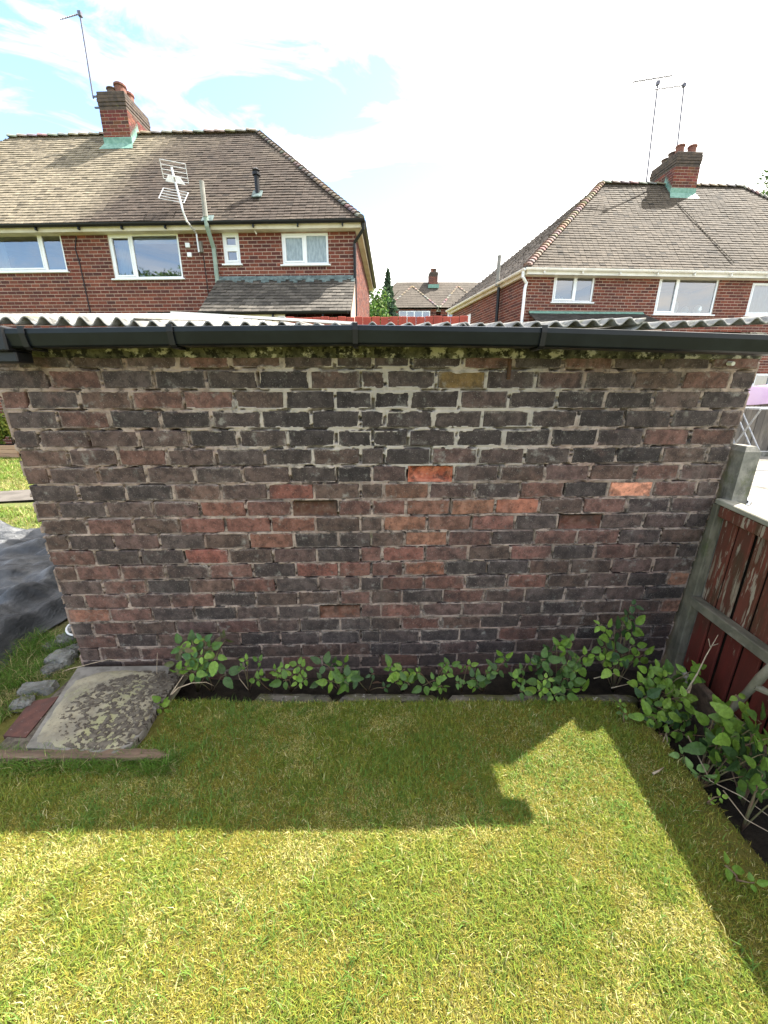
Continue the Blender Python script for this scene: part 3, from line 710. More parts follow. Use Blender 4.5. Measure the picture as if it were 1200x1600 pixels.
def window(parent, x0, x1, z0, z1, lights, y=.03, sill=True, curtain=None, glass='glass', frame='upvc', transom=None, items=()):
    """white frame (part) with one pane per light, a dim room behind it, curtains and things on the sill. lights = fractions of the width; transom: (light, fraction)"""
    f = .055; b = MB(); t = .05
    b.box(x0, x1, y, y + .06, z0, z0 + f, ch=.006); b.box(x0, x1, y, y + .06, z1 - f, z1, ch=.006)
    b.box(x0, x0 + f, y - .001, y + .059, z0 + .002, z1 - .002, ch=.006); b.box(x1 - f, x1, y - .001, y + .059, z0 + .002, z1 - .002, ch=.006)
    edges = [x0 + f] + [x0 + (x1 - x0) * q for q in lights] + [x1 - f]
    for e in edges[1:-1]: b.box(e - .035, e + .035, y - .002, y + .058, z0 + .003, z1 - .003, ch=.006)
    fr = b.build('window', M[frame], parent)
    if sill:
        s = MB(); s.box(x0 - .05, x1 + .05, y - .09, y + .03, z0 - .035, z0 - .001, ch=.006); s.build('sill', M[frame], fr)
    for i, (a, c) in enumerate(zip(edges, edges[1:])):
        a += .03 if i else 0; c -= .03 if i < len(edges) - 2 else 0
        spans = [(z0 + f, z1 - f)]
        if transom and i == transom[0]:
            zt = z0 + (z1 - z0) * transom[1]; tb = MB(); tb.box(a - .01, c + .01, y - .003, y + .057, zt - .035, zt + .035, ch=.006); tb.build('transom', M[frame], fr)
            spans = [(z0 + f, zt - .03), (zt + .03, z1 - f)]
        for (p, q) in spans:
            if i % 2 == (0 if len(edges) == 3 else 1) or len(lights) == 0:      # opening sash: a second, slimmer frame
                sb = MB(); k = .04
                for (m0, m1, n0, n1) in ((a, c, p, p + k), (a, c, q - k, q), (a, a + k, p + k, q - k), (c - k, c, p + k, q - k)): sb.box(m0, m1, y - .014, y + .03, n0, n1, ch=.005)
                sb.build('sash', M[frame], fr)
            g = MB(); g.quad((a - .004, y + .025, p - .004), (c + .004, y + .025, p - .004), (c + .004, y + .025, q + .004), (a - .004, y + .025, q + .004)); g.build('pane', M[glass], fr)
    rm = MB(); y1 = y + .07; y2 = y + 1.4
    rm.quad((x0 - .3, y2, z0 - .4), (x1 + .3, y2, z0 - .4), (x1 + .3, y2, z1 + .2), (x0 - .3, y2, z1 + .2))
    for (p, q) in (((x0 - .3, z0 - .4), (x1 + .3, z0 - .4)), ((x1 + .3, z0 - .4), (x1 + .3, z1 + .2)), ((x1 + .3, z1 + .2), (x0 - .3, z1 + .2)), ((x0 - .3, z1 + .2), (x0 - .3, z0 - .4))):
        rm.quad((p[0], y1, p[1]), (q[0], y1, q[1]), (q[0], y2, q[1]), (p[0], y2, p[1]))
    rm.build('room', M['room'], fr)
    for (kind, a, c, p, q) in (curtain or ()):
        ca, cc = x0 + (x1 - x0) * a, x0 + (x1 - x0) * c; za, zc = z0 + (z1 - z0) * p, z0 + (z1 - z0) * q
        if kind == 'curtain':
            n = max(12, int((cc - ca) / .018)); xs = np.linspace(ca, cc, n); X = np.stack([xs, xs]); ph = xs * 55
            Y = y + .14 + np.stack([np.sin(ph) * .022 + np.sin(ph * .37) * .02] * 2); Zc = np.stack([np.full(n, za), np.full(n, zc)])
            link('curtain', grid_mesh('curtain', X, Y, Zc, M['curtain']), fr)
        else:
            cb = MB(); cb.box(ca, cc, y + .10, y + .112, za, zc); cb.build('blind', M['blind'], fr)
    for (fx, hgt, rad, mtl) in items:
        ib = MB(); ib.lathe((x0 + (x1 - x0) * fx, y + .12, z0 + f), [(rad * .6, 0), (rad, hgt * .4), (rad * .8, hgt * .8), (rad * .3, hgt)], 8); ib.build('ornament', mtl, fr)
    return fr


def tile_plane(parent, name, o, u, v, poly, colf, seed, gauge=.118, tw=.168, th=.018, m='tile', stray=.0):
    """courses of clay tiles on the plane o + a*u + b*v inside the convex polygon poly (a, b): real overlapping pieces, one part"""
    o, u, v = Vector(o), Vector(u).normalized(), Vector(v).normalized(); nrm = u.cross(v).normalized()
    r = random.Random(seed); b = MB()
    base = MB(); base.v = [tuple(o + u * a + v * c - nrm * .03) for a, c in poly]; base.face(tuple(range(len(poly))))
    bmin = min(p[1] for p in poly); bmax = max(p[1] for p in poly)
    def span(c):
        xs = []
        for (p, q) in zip(poly, poly[1:] + poly[:1]):
            if (p[1] - c) * (q[1] - c) <= 0 and p[1] != q[1]: xs.append(p[0] + (q[0] - p[0]) * (c - p[1]) / (q[1] - p[1]))
        return (min(xs), max(xs)) if len(xs) > 1 else None
    k = 0; c = bmin
    while c < bmax - .03:
        sp = span(min(c + gauge * .5, bmax - .001))
        if sp:
            x = sp[0] - (k % 2) * tw / 2; wob = (float(vnoise(c * 3, 1.5, seed)) - .5) * .012
            while x < sp[1]:
                s, e = max(x, sp[0]), min(x + tw - .006, sp[1]); x += tw
                if e - s < .02: continue
                sag = (float(fbm((s + e) * .25, c * .4, seed + 5, 2)) - .5) * .05
                l = r.uniform(-.004, .004) + wob; t0 = th + r.uniform(-.004, .005); sl = r.uniform(-.004, .004)
                col = colf((s + e) / 2, c, r)
                P = lambda a, q, h: o + u * a + v * q + nrm * (h + sag)
                lo, hi = c + l, min(c + gauge * 1.25, bmax)
                A, B, Cc, D = P(s, lo + sl, t0), P(e, lo - sl, t0), P(e, hi, .002), P(s, hi, .002)
                A2, B2 = P(s, lo + sl, -.012), P(e, lo - sl, -.012)
                i = len(b.v); b.v += [tuple(p) for p in (A, B, Cc, D, A2, B2, P(s, hi, -.012), P(e, hi, -.012))]
                b.face((i, i + 1, i + 2, i + 3), col); b.face((i + 4, i + 5, i + 1, i), tuple(q * .8 for q in col)); b.face((i, i + 3, i + 6, i + 4), col); b.face((i + 1, i + 5, i + 7, i + 2), col)
        c += gauge; k += 1
    rf = base.build(name, M['tilebase'], parent)
    b.build('tile', M[m], rf, kind='stuff')
    return rf


def ridge_tiles(parent, p, q, col, n=None, r0=.11, name='ridge_tile', step=None, rs=1):
    p, q = Vector(p), Vector(q); d = (q - p); L = d.length; step = step or .3; n = int(L / step); dn = d.normalized(); side = dn.cross(Vector((0, 0, 1))).normalized(); up = side.cross(dn)
    b = MB(); r = random.Random(rs)
    for i in range(n):
        a = p + dn * (L * i / n); e = p + dn * (L * (i + 1) / n - .012); c = tuple(v * r.uniform(.8, 1.2) for v in col); lift = r.uniform(-.003, .004)
        ra, rb = r0 * 1.0, r0 * .86
        rings = []
        for (pt, rr, ex) in ((a, ra, .02), (e, rb, 0)):
            ring = []
            for t in range(7):
                an = math.pi * t / 6; ring.append(len(b.v)); b.v.append(tuple(pt + side * math.cos(an) * rr * 1.15 + up * (math.sin(an) * rr * .8 - .03 + lift + ex)))
            rings.append(ring)
        for t in range(6): b.face((rings[0][t], rings[0][t + 1], rings[1][t + 1], rings[1][t]), c)
        b.face(tuple(rings[0]), c); b.face(tuple(reversed(rings[1])), c)
    return b.build(name, M['tile'], parent, kind='stuff')


def half_round(parent, pts, r, m, name='gutter', out=Vector((0, -1, 0)), step=1.0, bm=None):
    b = MB(); rings = []
    for p in pts:
        ring = []
        for t in range(9):
            an = math.pi * t / 8; ring.append(len(b.v)); b.v.append(tuple(Vector(p) + out * (math.cos(an) * r) + Vector((0, 0, -math.sin(an) * r))))
        rings.append(ring)
    for a, c in zip(rings, rings[1:]):
        for t in range(8): b.face((a[t], a[t + 1], c[t + 1], c[t]))
    for ring in (rings[0], rings[-1]): b.face(tuple(ring))
    g = b.build(name, M[m], parent)
    p, q = Vector(pts[0]), Vector(pts[-1]); L = (q - p).length; d = (q - p).normalized(); n = int(L / step)
    for i in range(n):
        c = p + d * (L * (i + .5) / n); bb = MB(); rr = []
        for s in (-.02, .02):
            ring = []
            for t in range(9):
                an = math.pi * t / 8; ring.append(len(bb.v)); bb.v.append(tuple(c + d * s + out * (math.cos(an) * (r + .008)) + Vector((0, 0, -math.sin(an) * (r + .008)))))
            rr.append(ring)
        for t in range(8): bb.face((rr[0][t], rr[0][t + 1], rr[1][t + 1], rr[1][t]))
        bb.box(c.x - .015, c.x + .015, c.y - .02, c.y + .05, c.z - r - .06, c.z - r)
        bb.build('gutter_bracket', M[bm or m], g)
    return g


def chimney(parent, x0, x1, y0, y1, zb, zt, pots, seed, flash, back_z):
    """brick stack with oversailing top courses, flashing and pots; a part of its house"""
    core = MB(); cr = zt - .42
    core.box(x0 + .003, x1 - .003, y0 + .003, y1 - .003, zb - .3, cr)
    st = core.build('chimney', M['hmortar'], parent)
    r = random.Random(seed); b = MB(); n = int((cr - zb + .3) / .082)
    for k in range(n):
        a = cr - (k + 1) * .082 + .007; c = a + .068
        for (axis, lo, hi) in (('x', x0, x1), ('y', y0, y1)):
            p = lo - (k % 2) * .114
            while p < hi:
                s, e = max(p + .006, lo), min(p + .222, hi); p += .228
                if e - s < .03: continue
                col = tuple(v * r.uniform(.75, 1.1) for v in r.choice(HB))
                if axis == 'x': b.box(s, e, y0 - .002, y0 + .02, a, c, col); b.box(s, e, y1 - .02, y1 + .002, a, c, col)
                else: b.box(x0 - .0025, x0 + .02, s, e, a, c, col); b.box(x1 - .02, x1 + .0025, s, e, a, c, col)
    b.build('brick', M['hbrick'], st, kind='stuff')
    tb = MB()
    for i in range(5):
        o = (.0, .012, .022, .016, .004)[i]; tb.box(x0 - o, x1 + o, y0 - o, y1 + o, cr + i * .082 + .003, cr + (i + 1) * .082 - .003, ch=.008)
    tb.box(x0 + .02, x1 - .02, y0 + .02, y1 - .02, cr, zt - .02)
    tb.lathe(((x0 + x1) / 2, (y0 + y1) / 2, zt - .03), [(.34, 0), (.3, .06), (.2, .09)], 10)
    tb.build('chimney_top', M['stack'], st)
    for (px, py, h, rr, mt) in pots:
        pb = MB(); pb.lathe((px, py, zt - .03), [(rr, 0), (rr * .93, h * .8), (rr * 1.1, h * .82), (rr * 1.1, h * .95), (rr * .95, h), (rr * .7, h), (rr * .7, h - .1)], 12)
        pb.build('chimney_pot', M[mt], st, smooth=False)
    fb = MB()
    for (a, c) in flash: fb.obox(*a) if c is None else fb.quad(*a, c)
    return st
def shade(c, lo, hi):
    def f(x, v, r): k = r.uniform(lo, hi); return tuple(q * k for q in c)
    return f


def roof_face(parent, pts, colf, seed, gauge=.118, tw=.168):
    """pts[0] -> pts[1] is the eave; the face looks along eave x slope"""
    pts = [Vector(p) for p in pts]; u = (pts[1] - pts[0]).normalized(); nrm = u.cross(pts[-1] - pts[0]).normalized(); v = nrm.cross(u)
    poly = [((p - pts[0]).dot(u), (p - pts[0]).dot(v)) for p in pts]
    return tile_plane(parent, 'roof', pts[0], u, v, poly, colf, seed, gauge, tw)


def aerial(label, base, top, boom_a, boom_b, n, half, r=.018, group=None, mtl='darkmetal', dirv=None):
    t = thing('aerial', label, 'aerial', base, group=group)
    B = Vector(base); b = MB(); b.tube([Vector((0, 0, 0)), Vector(top) - B], r, 8); b.build('mast', M[mtl], t)
    a, c = Vector(boom_a) - B, Vector(boom_b) - B; b = MB(); b.tube([a, c], r * .75, 6); bo = b.build('boom', M[mtl], t)
    d = (c - a).normalized(); s = dirv or d.cross(Vector((0, 0, 1))).normalized(); b = MB()
    for i in range(n):
        p = a.lerp(c, (i + .5) / n); h = half * (.7 + .5 * i / n); b.tube([p - s * h, p + s * h], r * .4, 5)
    b.build('elements', M[mtl], bo, kind='stuff')
    p = Vector(top) - B; b = MB(); b.obox(p, (r * 2, 0, 0), (0, r * 2, 0), (0, 0, r * 2.4), ch=.004); b.build('clamp', M[mtl], t)
    return t


def flashing(parent, x0, x1, y0, y1, eave, slope, mt, ydir=1):
    """lead apron in front and stepped pieces up the two sides of a stack"""
    b = MB(); zf = lambda y: eave[1] + (y - eave[0]) * slope
    b.quad((x0 - .10, y0 - .16, zf(y0 - .16) + .035), (x1 + .10, y0 - .16, zf(y0 - .16) + .035), (x1 + .02, y0 - .006, zf(y0) + .06), (x0 - .02, y0 - .006, zf(y0) + .06))
    b.quad((x0 - .02, y0 - .007, zf(y0) + .06), (x1 + .02, y0 - .007, zf(y0) + .06), (x1 + .02, y0 - .007, zf(y0) + .20), (x0 - .02, y0 - .007, zf(y0) + .20))
    n = 8
    for i in range(n):
        a = y0 + (y1 - y0) * i / n; c = y0 + (y1 - y0) * (i + 1) / n
        for x in (x0 - .008, x1 + .008):
            b.v += [(x, a, zf(a)), (x, c, zf(c)), (x, c, zf(c) + .12), (x, a, zf(a) + .30)]; k = len(b.v) - 4; b.face((k, k + 1, k + 2, k + 3))
    return b.build('flashing', M[mt], parent)


def make_left_house():
    c = atY(556, 400, 11.0); F = Frame((c.x, c.y, 0), -.037); W = 13.4; D = 5.5
    root = thing('semi_detached_house', 'red brick house on the left, sunlit and dim halves tinted into its tiled roof, aerial and lean-to', 'house', F.o, -.037)
    E = F.hit(567, 341, -.28); R0 = F.hit(403, 206, 2.75); ze, xe = E.z, E.x; zr, xr = R0.z, R0.x
    wt = ze - .16
    rect = lambda tl, br, y=0: (F.hit(*tl, y).x, F.hit(*br, y).x, F.hit(*br, y).z, F.hit(*tl, y).z)
    def win(bl, tr): p, q = F.hit(*bl), F.hit(*tr); return (p.x, q.x, p.z, q.z)
    w2 = win((179, 436), (277, 363)); w3 = win((351, 413), (372, 363)); w4 = win((442, 414), (512, 363)); a = F.hit(106, 424); b_ = F.hit(94, 356)
    w1 = (a.x - 2.35, a.x, a.z, b_.z)
    holes = [(w[0] + W, w[1] + W, w[2], w[3]) for w in (w1, w2, w3, w4)]
    brick_face(root, 'wall', (-W, 0, 0), 0, W, -.2, wt, holes, single=lambda x, z: x > W - 4.6 and z > 2.9, seed=4)
    brick_face(root, 'wall', (0, 0, 0), math.pi / 2, D, -.2, wt, [], seed=5)
    brick_face(root, 'wall', (-W, D, 0), -math.pi / 2, D, -.2, wt, [], seed=6)
    b = MB(); b.quad((-W, D, -.2), (0, D, -.2), (0, D, wt), (-W, D, wt)); b.build('wall', M['hmortar'], root)
    window(root, *w1, [.16, .76], curtain=(('curtain', .10, .30, .04, .93), ('blind', .0, .78, .90, 1.0)))
    window(root, *w2, [.32], curtain=(('curtain', .05, .30, .04, .9), ('blind', .34, .97, .80, .93)))
    window(root, *w3, [], transom=(0, .52), sill=True, items=())
    window(root, *w4, [.50], glass='obscure', items=())
    # roof
    yb = D + .28; xl = -W - .28; xrl = xl + (xe - xr)
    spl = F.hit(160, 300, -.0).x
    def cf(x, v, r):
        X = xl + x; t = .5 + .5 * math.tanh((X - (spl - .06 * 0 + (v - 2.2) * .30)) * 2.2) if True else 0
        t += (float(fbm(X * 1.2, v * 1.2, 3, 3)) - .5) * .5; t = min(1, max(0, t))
        pale, dark = (.205, .172, .122), (.060, .044, .034)  # stronger sun on the left half is painted into the tile tints
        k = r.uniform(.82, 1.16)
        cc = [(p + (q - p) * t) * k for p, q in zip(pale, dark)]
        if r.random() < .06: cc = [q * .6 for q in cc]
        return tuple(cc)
    cdark = shade((.085, .066, .053), .7, 1.2)
    EA, EB, RB, RA = Vector((xl, -.28, ze)), Vector((xe, -.28, ze)), Vector((xr, 2.75, zr)), Vector((xrl, 2.75, zr))
    BA, BB = Vector((xl, yb, ze)), Vector((xe, yb, ze))
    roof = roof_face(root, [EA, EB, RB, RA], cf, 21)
    roof_face(root, [EB, BB, RB], cdark, 22); roof_face(root, [BB, BA, RA, RB], cdark, 23); roof_face(root, [BA, EA, RA], cdark, 24)
    ridge_tiles(roof, RA, RB, (.25, .21, .16)); ridge_tiles(roof, EB + Vector((-.05, .05, .04)), RB, (.13, .10, .085), step=.15, r0=.10, name='hip_tile'); ridge_tiles(roof, RB, BB, (.13, .10, .085), step=.15, name='hip_tile')
    # fascia, soffit, gutters
    b = MB(); b.box(xl + .06, xe - .06, -.24, -.215, ze - .17, ze - .02); b.build('fascia', M['cream'], root)
    b = MB(); b.box(xe - .085, xe - .06, -.213, yb, ze - .17, ze - .02); b.build('fascia', M['cream'], root)
    b = MB(); b.quad((xl, -.215, ze - .155), (xe - .085, -.215, ze - .155), (xe - .085, yb, ze - .155), (xl, yb, ze - .155)); b.build('soffit', M['cream'], root)
    half_round(root, [(xl, -.31, ze - .03), (xe + .05, -.31, ze - .03)], .062, 'blackplastic')
    half_round(root, [(xe + .005, -.25, ze - .03), (xe + .005, yb, ze - .03)], .062, 'blackplastic', out=Vector((1, 0, 0)), step=9)
    b = MB(); b.tube([(xe + .01, -.27, ze - .08), (xe + .01, -.25, ze - .2), (.0 - .02, -.06, ze - .42), (-.02, -.06, ze - .55), (-.02, -.06, 1.2)], .037, 8); b.build('downpipe', M['blackplastic'], root)
    # soil pipe, flue, cables, junction boxes
    p = F.hit(341, 455, -.1); q = F.hit(326, 283, -.36); e = F.hit(331, 336, -.36)
    b = MB(); b.tube([(p.x, -.085, p.z - .5), (p.x, -.085, wt - .35), (p.x, -.34, wt + .02), (p.x, -.36, q.z)], .052, 10); b.build('soil_pipe', M['greenpipe'], root)
    b = MB(); b.tube([(p.x, -.36, ze + .05), (p.x, -.36, q.z + .001)], .054, 10); b.build('vent_pipe', M['greypipe'], root)
    b = MB(); b.obox((p.x, -.26, ze + .05), (.13, 0, 0), (0, .09, .09), (0, -.008, .008)); b.build('pipe_flashing', M['leadgrey'], root)
    slope = (zr - ze) / (2.75 + .28); nrm = Vector((0, -slope, 1)).normalized()
    f = F.hitp(403, 306, EA, nrm); zt = F.hit(401, 263, f.y).z
    b = MB(); b.lathe((f.x, f.y, f.z - .1), [(.06, 0), (.06, (zt - f.z) * .72 + .1), (.095, (zt - f.z) * .74 + .1), (.095, (zt - f.z) * .84 + .1), (.06, (zt - f.z) * .86 + .1), (.09, (zt - f.z) * .93 + .1), (.05, zt - f.z + .1)], 12)
    fl = b.build('flue', M['blackplastic'], root, smooth=False)
    b = MB(); b.obox((f.x, f.y - .05, f.z + .02), (.12, 0, 0), Vector((0, .09, .09 * slope)), nrm * .012); b.build('flashing', M['leadgrey'], fl)
    p = F.hit(113, 352, -.01); q = F.hit(134, 492, -.01); b = MB(); pts = [Vector((p.x + .05, -.02, wt - .03)), Vector((p.x - .04, -.02, wt - .3)), Vector((p.x, -.02, wt - .6)), Vector((p.x + .02, -.02, q.z))]
    b.tube(pts, .012, 5); b.build('cable', M['blackplastic'], root)
    p = F.hit(318, 400, -.01); b = MB(); b.tube([(p.x, -.02, p.z), (p.x + .02, -.02, p.z - 1.2), (p.x + .05, -.02, 1.5)], .010, 5); b.build('cable', M['blackplastic'], root)
    for (px, py) in ((293, 383), (296, 398)):
        p = F.hit(px, py, -.03); b = MB(); b.box(p.x - .055, p.x + .055, -.045, 0, p.z - .05, p.z + .05, ch=.006); b.build('junction_box', M['upvc'], root)
    p = F.hit(398, 355, -.02); b = MB(); b.tube([(p.x + .04, -.05, wt - .05), (p.x, -.12, p.z - .06)], .018, 6); b.build('overflow_pipe', M['upvc'], root)
    # chimney on the ridge
    f = F.hitp(186, 228, EA, nrm); y0 = f.y; x0 = F.hit(164, 224, y0).x; x1 = F.hit(206, 224, y0).x; zt = F.hit(180, 141, y0).z
    y1 = F.hitp(231, 184, (0, 0, zt), (0, 0, 1)).y; y1 = min(max(y1, y0 + 1.0), y0 + 2.6)
    pots = [(x0 + .30, y0 + .28, .22, .14, 'potdark'), (x1 - .27, y0 + .32, .34, .15, 'pot'), (x1 - .27, (y0 + y1) / 2 + .1, .34, .15, 'pot'), (x0 + .3, (y0 + y1) / 2 + .1, .24, .14, 'potdark')]
    ch = chimney(root, x0, x1, y0, y1, f.z, zt, pots, 8, [], 0)
    b = MB(); flash = flashing(ch, x0, x1, y0, 2.75, (-.28, ze), slope, 'lead')
    # lean-to with its own tiled roof over the flat extension
    T = F.hit(345, 437, 0); yl = -1.35; G = F.hit(337, 487, yl); xr0 = -.02
    zt_, zl = T.z, G.z
    A = Vector((T.x - .05, yl, zl)); B = Vector((xr0, yl, zl)); Cc = Vector((xr0, -.01, zt_)); Dd = Vector((T.x - .05, -.01, zt_))
    clean = shade((.072, .064, .054), .6, 1.4)
    lr = roof_face(root, [A, B, Cc, Dd], clean, 31, gauge=.15, tw=.2)
    b = MB(); n = 34
    for i in range(n):
        xa = T.x - .05 + (xr0 - T.x + .05) * i / n; xb = T.x - .05 + (xr0 - T.x + .05) * (i + 1) / n; h = .07; d = .12 + .05 * math.sin(i * 1.7 + 1)
        b.quad((xa, -.03 - d, zt_ - d * .95 + .03), (xb, -.03 - d, zt_ - d * .95 + .03), (xb, -.012, zt_ + h), (xa, -.012, zt_ + h))
    b.build('flashing', M['leadgrey'], lr)
    xg = F.hit(236, 492, yl).x
    half_round(root, [(xg, yl - .07, zl - .02), (xr0 - .05, yl - .07, zl - .02)], .058, 'blackplastic', step=1.0)
    xf = F.hit(446, 500, yl).x
    b = MB(); b.box(xg + .05, xf, yl - .02, yl, zl - .30, zl - .03); b.build('fascia', M['cream'], root)
    brick_face(root, 'wall', (xg + .1, yl + .06, 0), 0, xr0 - xg - .12, -.2, zl - .2, [], seed=9)
    b = MB(); b.box(xg + .1, T.x, yl + .07, 0, zl - .22, zl - .06); b.build('flat_roof', M['tilebase'], root)
    b = MB(); b.quad((xr0, yl + .07, -.2), (xr0, 0, -.2), (xr0, 0, zt_ - .05), (xr0, yl + .07, zl - .05)); b.build('wall', M['hmortar'], root)
    # aerial on the wall bracket
    P = lambda px, py, y=-.55: F.world(F.hit(px, py, y))
    base = P(311, 394, -.12); t = thing('aerial', 'silver aerial with grid reflector on a cranked pole fixed to the left brick house', 'aerial', base)
    L = lambda v: Vector(v) - base
    b = MB(); b.tube([L(base), L(P(307, 365, -.14)), L(P(292, 346, -.5)), L(P(286, 330)), L(P(268, 262))], .022, 8); b.build('mast', M['silver'], t)
    b = MB(); b.obox(L(P(313, 386, -.03)), (.05, 0, 0), (0, .05, 0), (0, 0, .12), ch=.01); b.build('wall_bracket', M['greypipe'], t)
    b = MB()
    a1, a2 = P(272, 276, -1.25), P(275, 290, .15); b.tube([L(a1), L(a2)], .016, 6)
    d = (a2 - a1).normalized()
    bo = b.build('boom', M['silver'], t)
    b = MB(); side = Vector((1, 0, -.16)).normalized()
    for i in range(9):
        q = L(a1.lerp(a2, i / 12)); h = .13 + .012 * i; b.tube([q - side * h, q + side * h], .007, 5)
    b.build('elements', M['silver'], bo, kind='stuff')
    b = MB(); upv = Vector((.17, .05, 1)).normalized(); cpt = L(a2)
    for s in (-1, 1):
        for i in range(5): q = cpt + upv * s * (.10 + .075 * i) + Vector((0, -.05 * i, 0)); b.tube([q - side * .3, q + side * .3], .008, 5)
        for sx in (-1, 1): b.tube([cpt + upv * s * .10 + side * .3 * sx, cpt + upv * s * .40 + side * .3 * sx + Vector((0, -.2, 0))], .009, 5)
    b.build('reflector', M['silver'], t)
    # tall aerial on the chimney
    yy = y0 + .3
    B0, T0 = P(146, 154, yy), P(125, 22, yy)
    b1, b2 = P(95, 30, yy - .5), P(126, 21, yy + .1)
    aerial('tall dark aerial mast on the left house chimney, leaning slightly left', B0, T0, b1, b2, 9, .09, .022)
    k = F.hit(148, 152, yy); t = MB(); t.box(k.x - .05, x0 + .01, yy - .02, yy + .02, k.z, k.z + .03); t.box(k.x - .05, x0 + .01, yy - .02, yy + .02, k.z - .25, k.z - .22); t.build('mast_bracket', M['darkmetal'], ch)


make_left_house()


def make_right_house():
    c = atY(820, 440, 12.95); rz = .057; F = Frame((c.x, c.y, 0), rz); W = 12.2; D = 5.7
    root = thing('semi_detached_house', 'red brick house on the right with white gutters and weathered brown tiled roof', 'house', F.o, rz)
    E = F.hit(822, 417, -.28); R0 = F.hit(940, 286, 2.75); R1 = F.hit(1160, 292, 2.75); ze = E.z; zr = R0.z; wt = ze - .16
    sd = F.i @ Vector((-.205, 1, 0)).normalized()
    def win(bl, tr): p, q = F.hit(*bl), F.hit(*tr); return (p.x, q.x, p.z, q.z)
    w1 = win((862, 472), (932, 424)); w2 = win((1021, 491), (1127, 430)); p = F.hit(1172, 440); w3 = (F.hit(1164, 493).x, F.hit(1164, 493).x + 1.9, F.hit(1164, 493).z, p.z)
    g = F.hit(1185, 605); w4 = (g.x - .25, g.x + 1.6, g.z - .35, F.hit(1190, 582).z)
    brick_face(root, 'wall', (0, 0, 0), 0, W, -.2, wt, [w1, w2, w3, w4], single=lambda x, z: x < 4.6 and z > 3.2, seed=14)
    bk = sd * D; ang = math.atan2(-sd.y, -sd.x)
    brick_face(root, 'wall', (bk.x, bk.y, 0), ang, D, -.2, wt, [(1.55, 1.95, wt - 1.5, wt - .35)], seed=15)
    b = MB(); b.quad((W, 0, -.2), (W, D, -.2), (W, D, wt), (W, 0, wt)); b.quad((W, D, -.2), (bk.x, bk.y, -.2), (bk.x, bk.y, wt), (W, D, wt)); b.build('wall', M['hmortar'], root)
    window(root, *w1, [.55], items=((.2, .16, .05, M['whiteplastic']), (.75, .1, .04, M['pot']), (.3, .1, .05, M['upvc'])))
    window(root, *w2, [.33], curtain=(('blind', .03, .3, .86, .95), ('blind', .36, .97, .9, .97)), items=((.40, .34, .09, M['upvc']), (.58, .2, .10, M['curtain']), (.8, .24, .12, M['blind'])))
    window(root, *w3, [.7], curtain=(('curtain', .04, .66, .03, .97),))
    window(root, *w4, [.35], curtain=(('curtain', .05, .95, .3, .97),))
    # narrow side window
    sp = bk * .30
    b = MB(); dirx = -sd; nx = Vector((-dirx.y * -1, 0, 0))
    outv = Vector((sd.y, -sd.x, 0)) * -1
    cpos = bk + dirx * 1.75; b.obox(cpos - outv * .04 + Vector((0, 0, wt - .925)), dirx * .2, outv * .03, (0, 0, .575), ch=.01)
    b.build('window', M['upvc'], root)
    # roof
    EA = Vector((E.x, -.28, ze)); EB = Vector((W + .28, -.28, ze)); BA = EA + sd * (D + .5); BA.z = ze; BB = Vector((W + .28, D + .3, ze)); RA = Vector((R0.x, 2.75, zr)); RB = Vector((R1.x, 2.75, zr))
    xv = F.hit(1075, 320, 1).x
    def cf(x, v, r):
        X = EA.x + x; k = r.uniform(.84, 1.16); base = (.078, .062, .046)
        n = float(fbm(X * .8, v * .8, 7, 3)); m = .8 + .5 * n
        if X > xv - 1.0 + (v - 2) * -.6: m *= .85
        cc = tuple(q * k * m for q in base)
        if r.random() < .04: cc = tuple(q * .45 for q in cc)
        return cc
    cd = shade((.09, .072, .058), .7, 1.2)
    roof = roof_face(root, [EA, EB, RB, RA], cf, 41)
    roof_face(root, [BA, EA, RA], cd, 42); roof_face(root, [EB, BB, RB], cd, 43); roof_face(root, [BB, BA, RA, RB], cd, 44)
    ridge_tiles(roof, RA, RB, (.17, .14, .11)); ridge_tiles(roof, EA + Vector((.05, .05, .05)), RA, (.24, .17, .13), step=.14, r0=.12, name='hip_tile', rs=4); ridge_tiles(roof, RB, EB, (.17, .13, .1), step=.15, name='hip_tile')
    b = MB(); b.box(E.x + .06, W + .2, -.24, -.215, ze - .17, ze - .02); b.build('fascia', M['whitepaint'], root)
    mid = (EA + BA) / 2; hd = (BA - EA) / 2; inw = Vector((hd.y, -hd.x, 0)).normalized()
    b = MB(); b.obox(mid + inw * .06 + Vector((0, 0, -.10)), hd, inw * .012, (0, 0, .085)); b.build('fascia', M['cream'], root)
    b = MB(); b.quad(EA + Vector((.05, .05, -.18)), (W + .2, -.22, ze - .18), (W + .2, D, ze - .18), BA + Vector((.05, 0, -.18))); b.build('soffit', M['cream'], root)
    half_round(root, [(E.x - .02, -.31, ze - .03), (W + .2, -.31, ze - .03)], .062, 'whitepaint', step=1.1)
    half_round(root, [EA + Vector((-.02, -.02, -.03)), BA + Vector((-.02, 0, -.03))], .062, 'whitepaint', out=-inw, step=9)
    # white downpipe with its swan neck, dark soil pipe, flue
    b = MB(); b.tube([EA + Vector((-.03, .08, -.05)), EA + Vector((-.03, .10, -.22)), Vector((.03, -.06, ze - .36)), Vector((.0, -.06, ze - .5)), Vector((.0, -.06, 1.0))], .045, 8); b.build('downpipe', M['upvc'], root)
    s = sd * 1.35; b = MB(); b.tube([s - Vector((.12, 0, 0)) + Vector((0, 0, ze - .15)), s - Vector((.1, 0, 0)) + Vector((0, 0, .5))], .055, 8); b.build('soil_pipe', M['blackplastic'], root)
    p = F.hit(778, 431, s.y); b = MB(); b.tube([(p.x, s.y, ze - .12), (p.x, s.y, F.hit(776, 399, s.y).z)], .06, 10); b.build('vent_pipe', M['greypipe'], root)
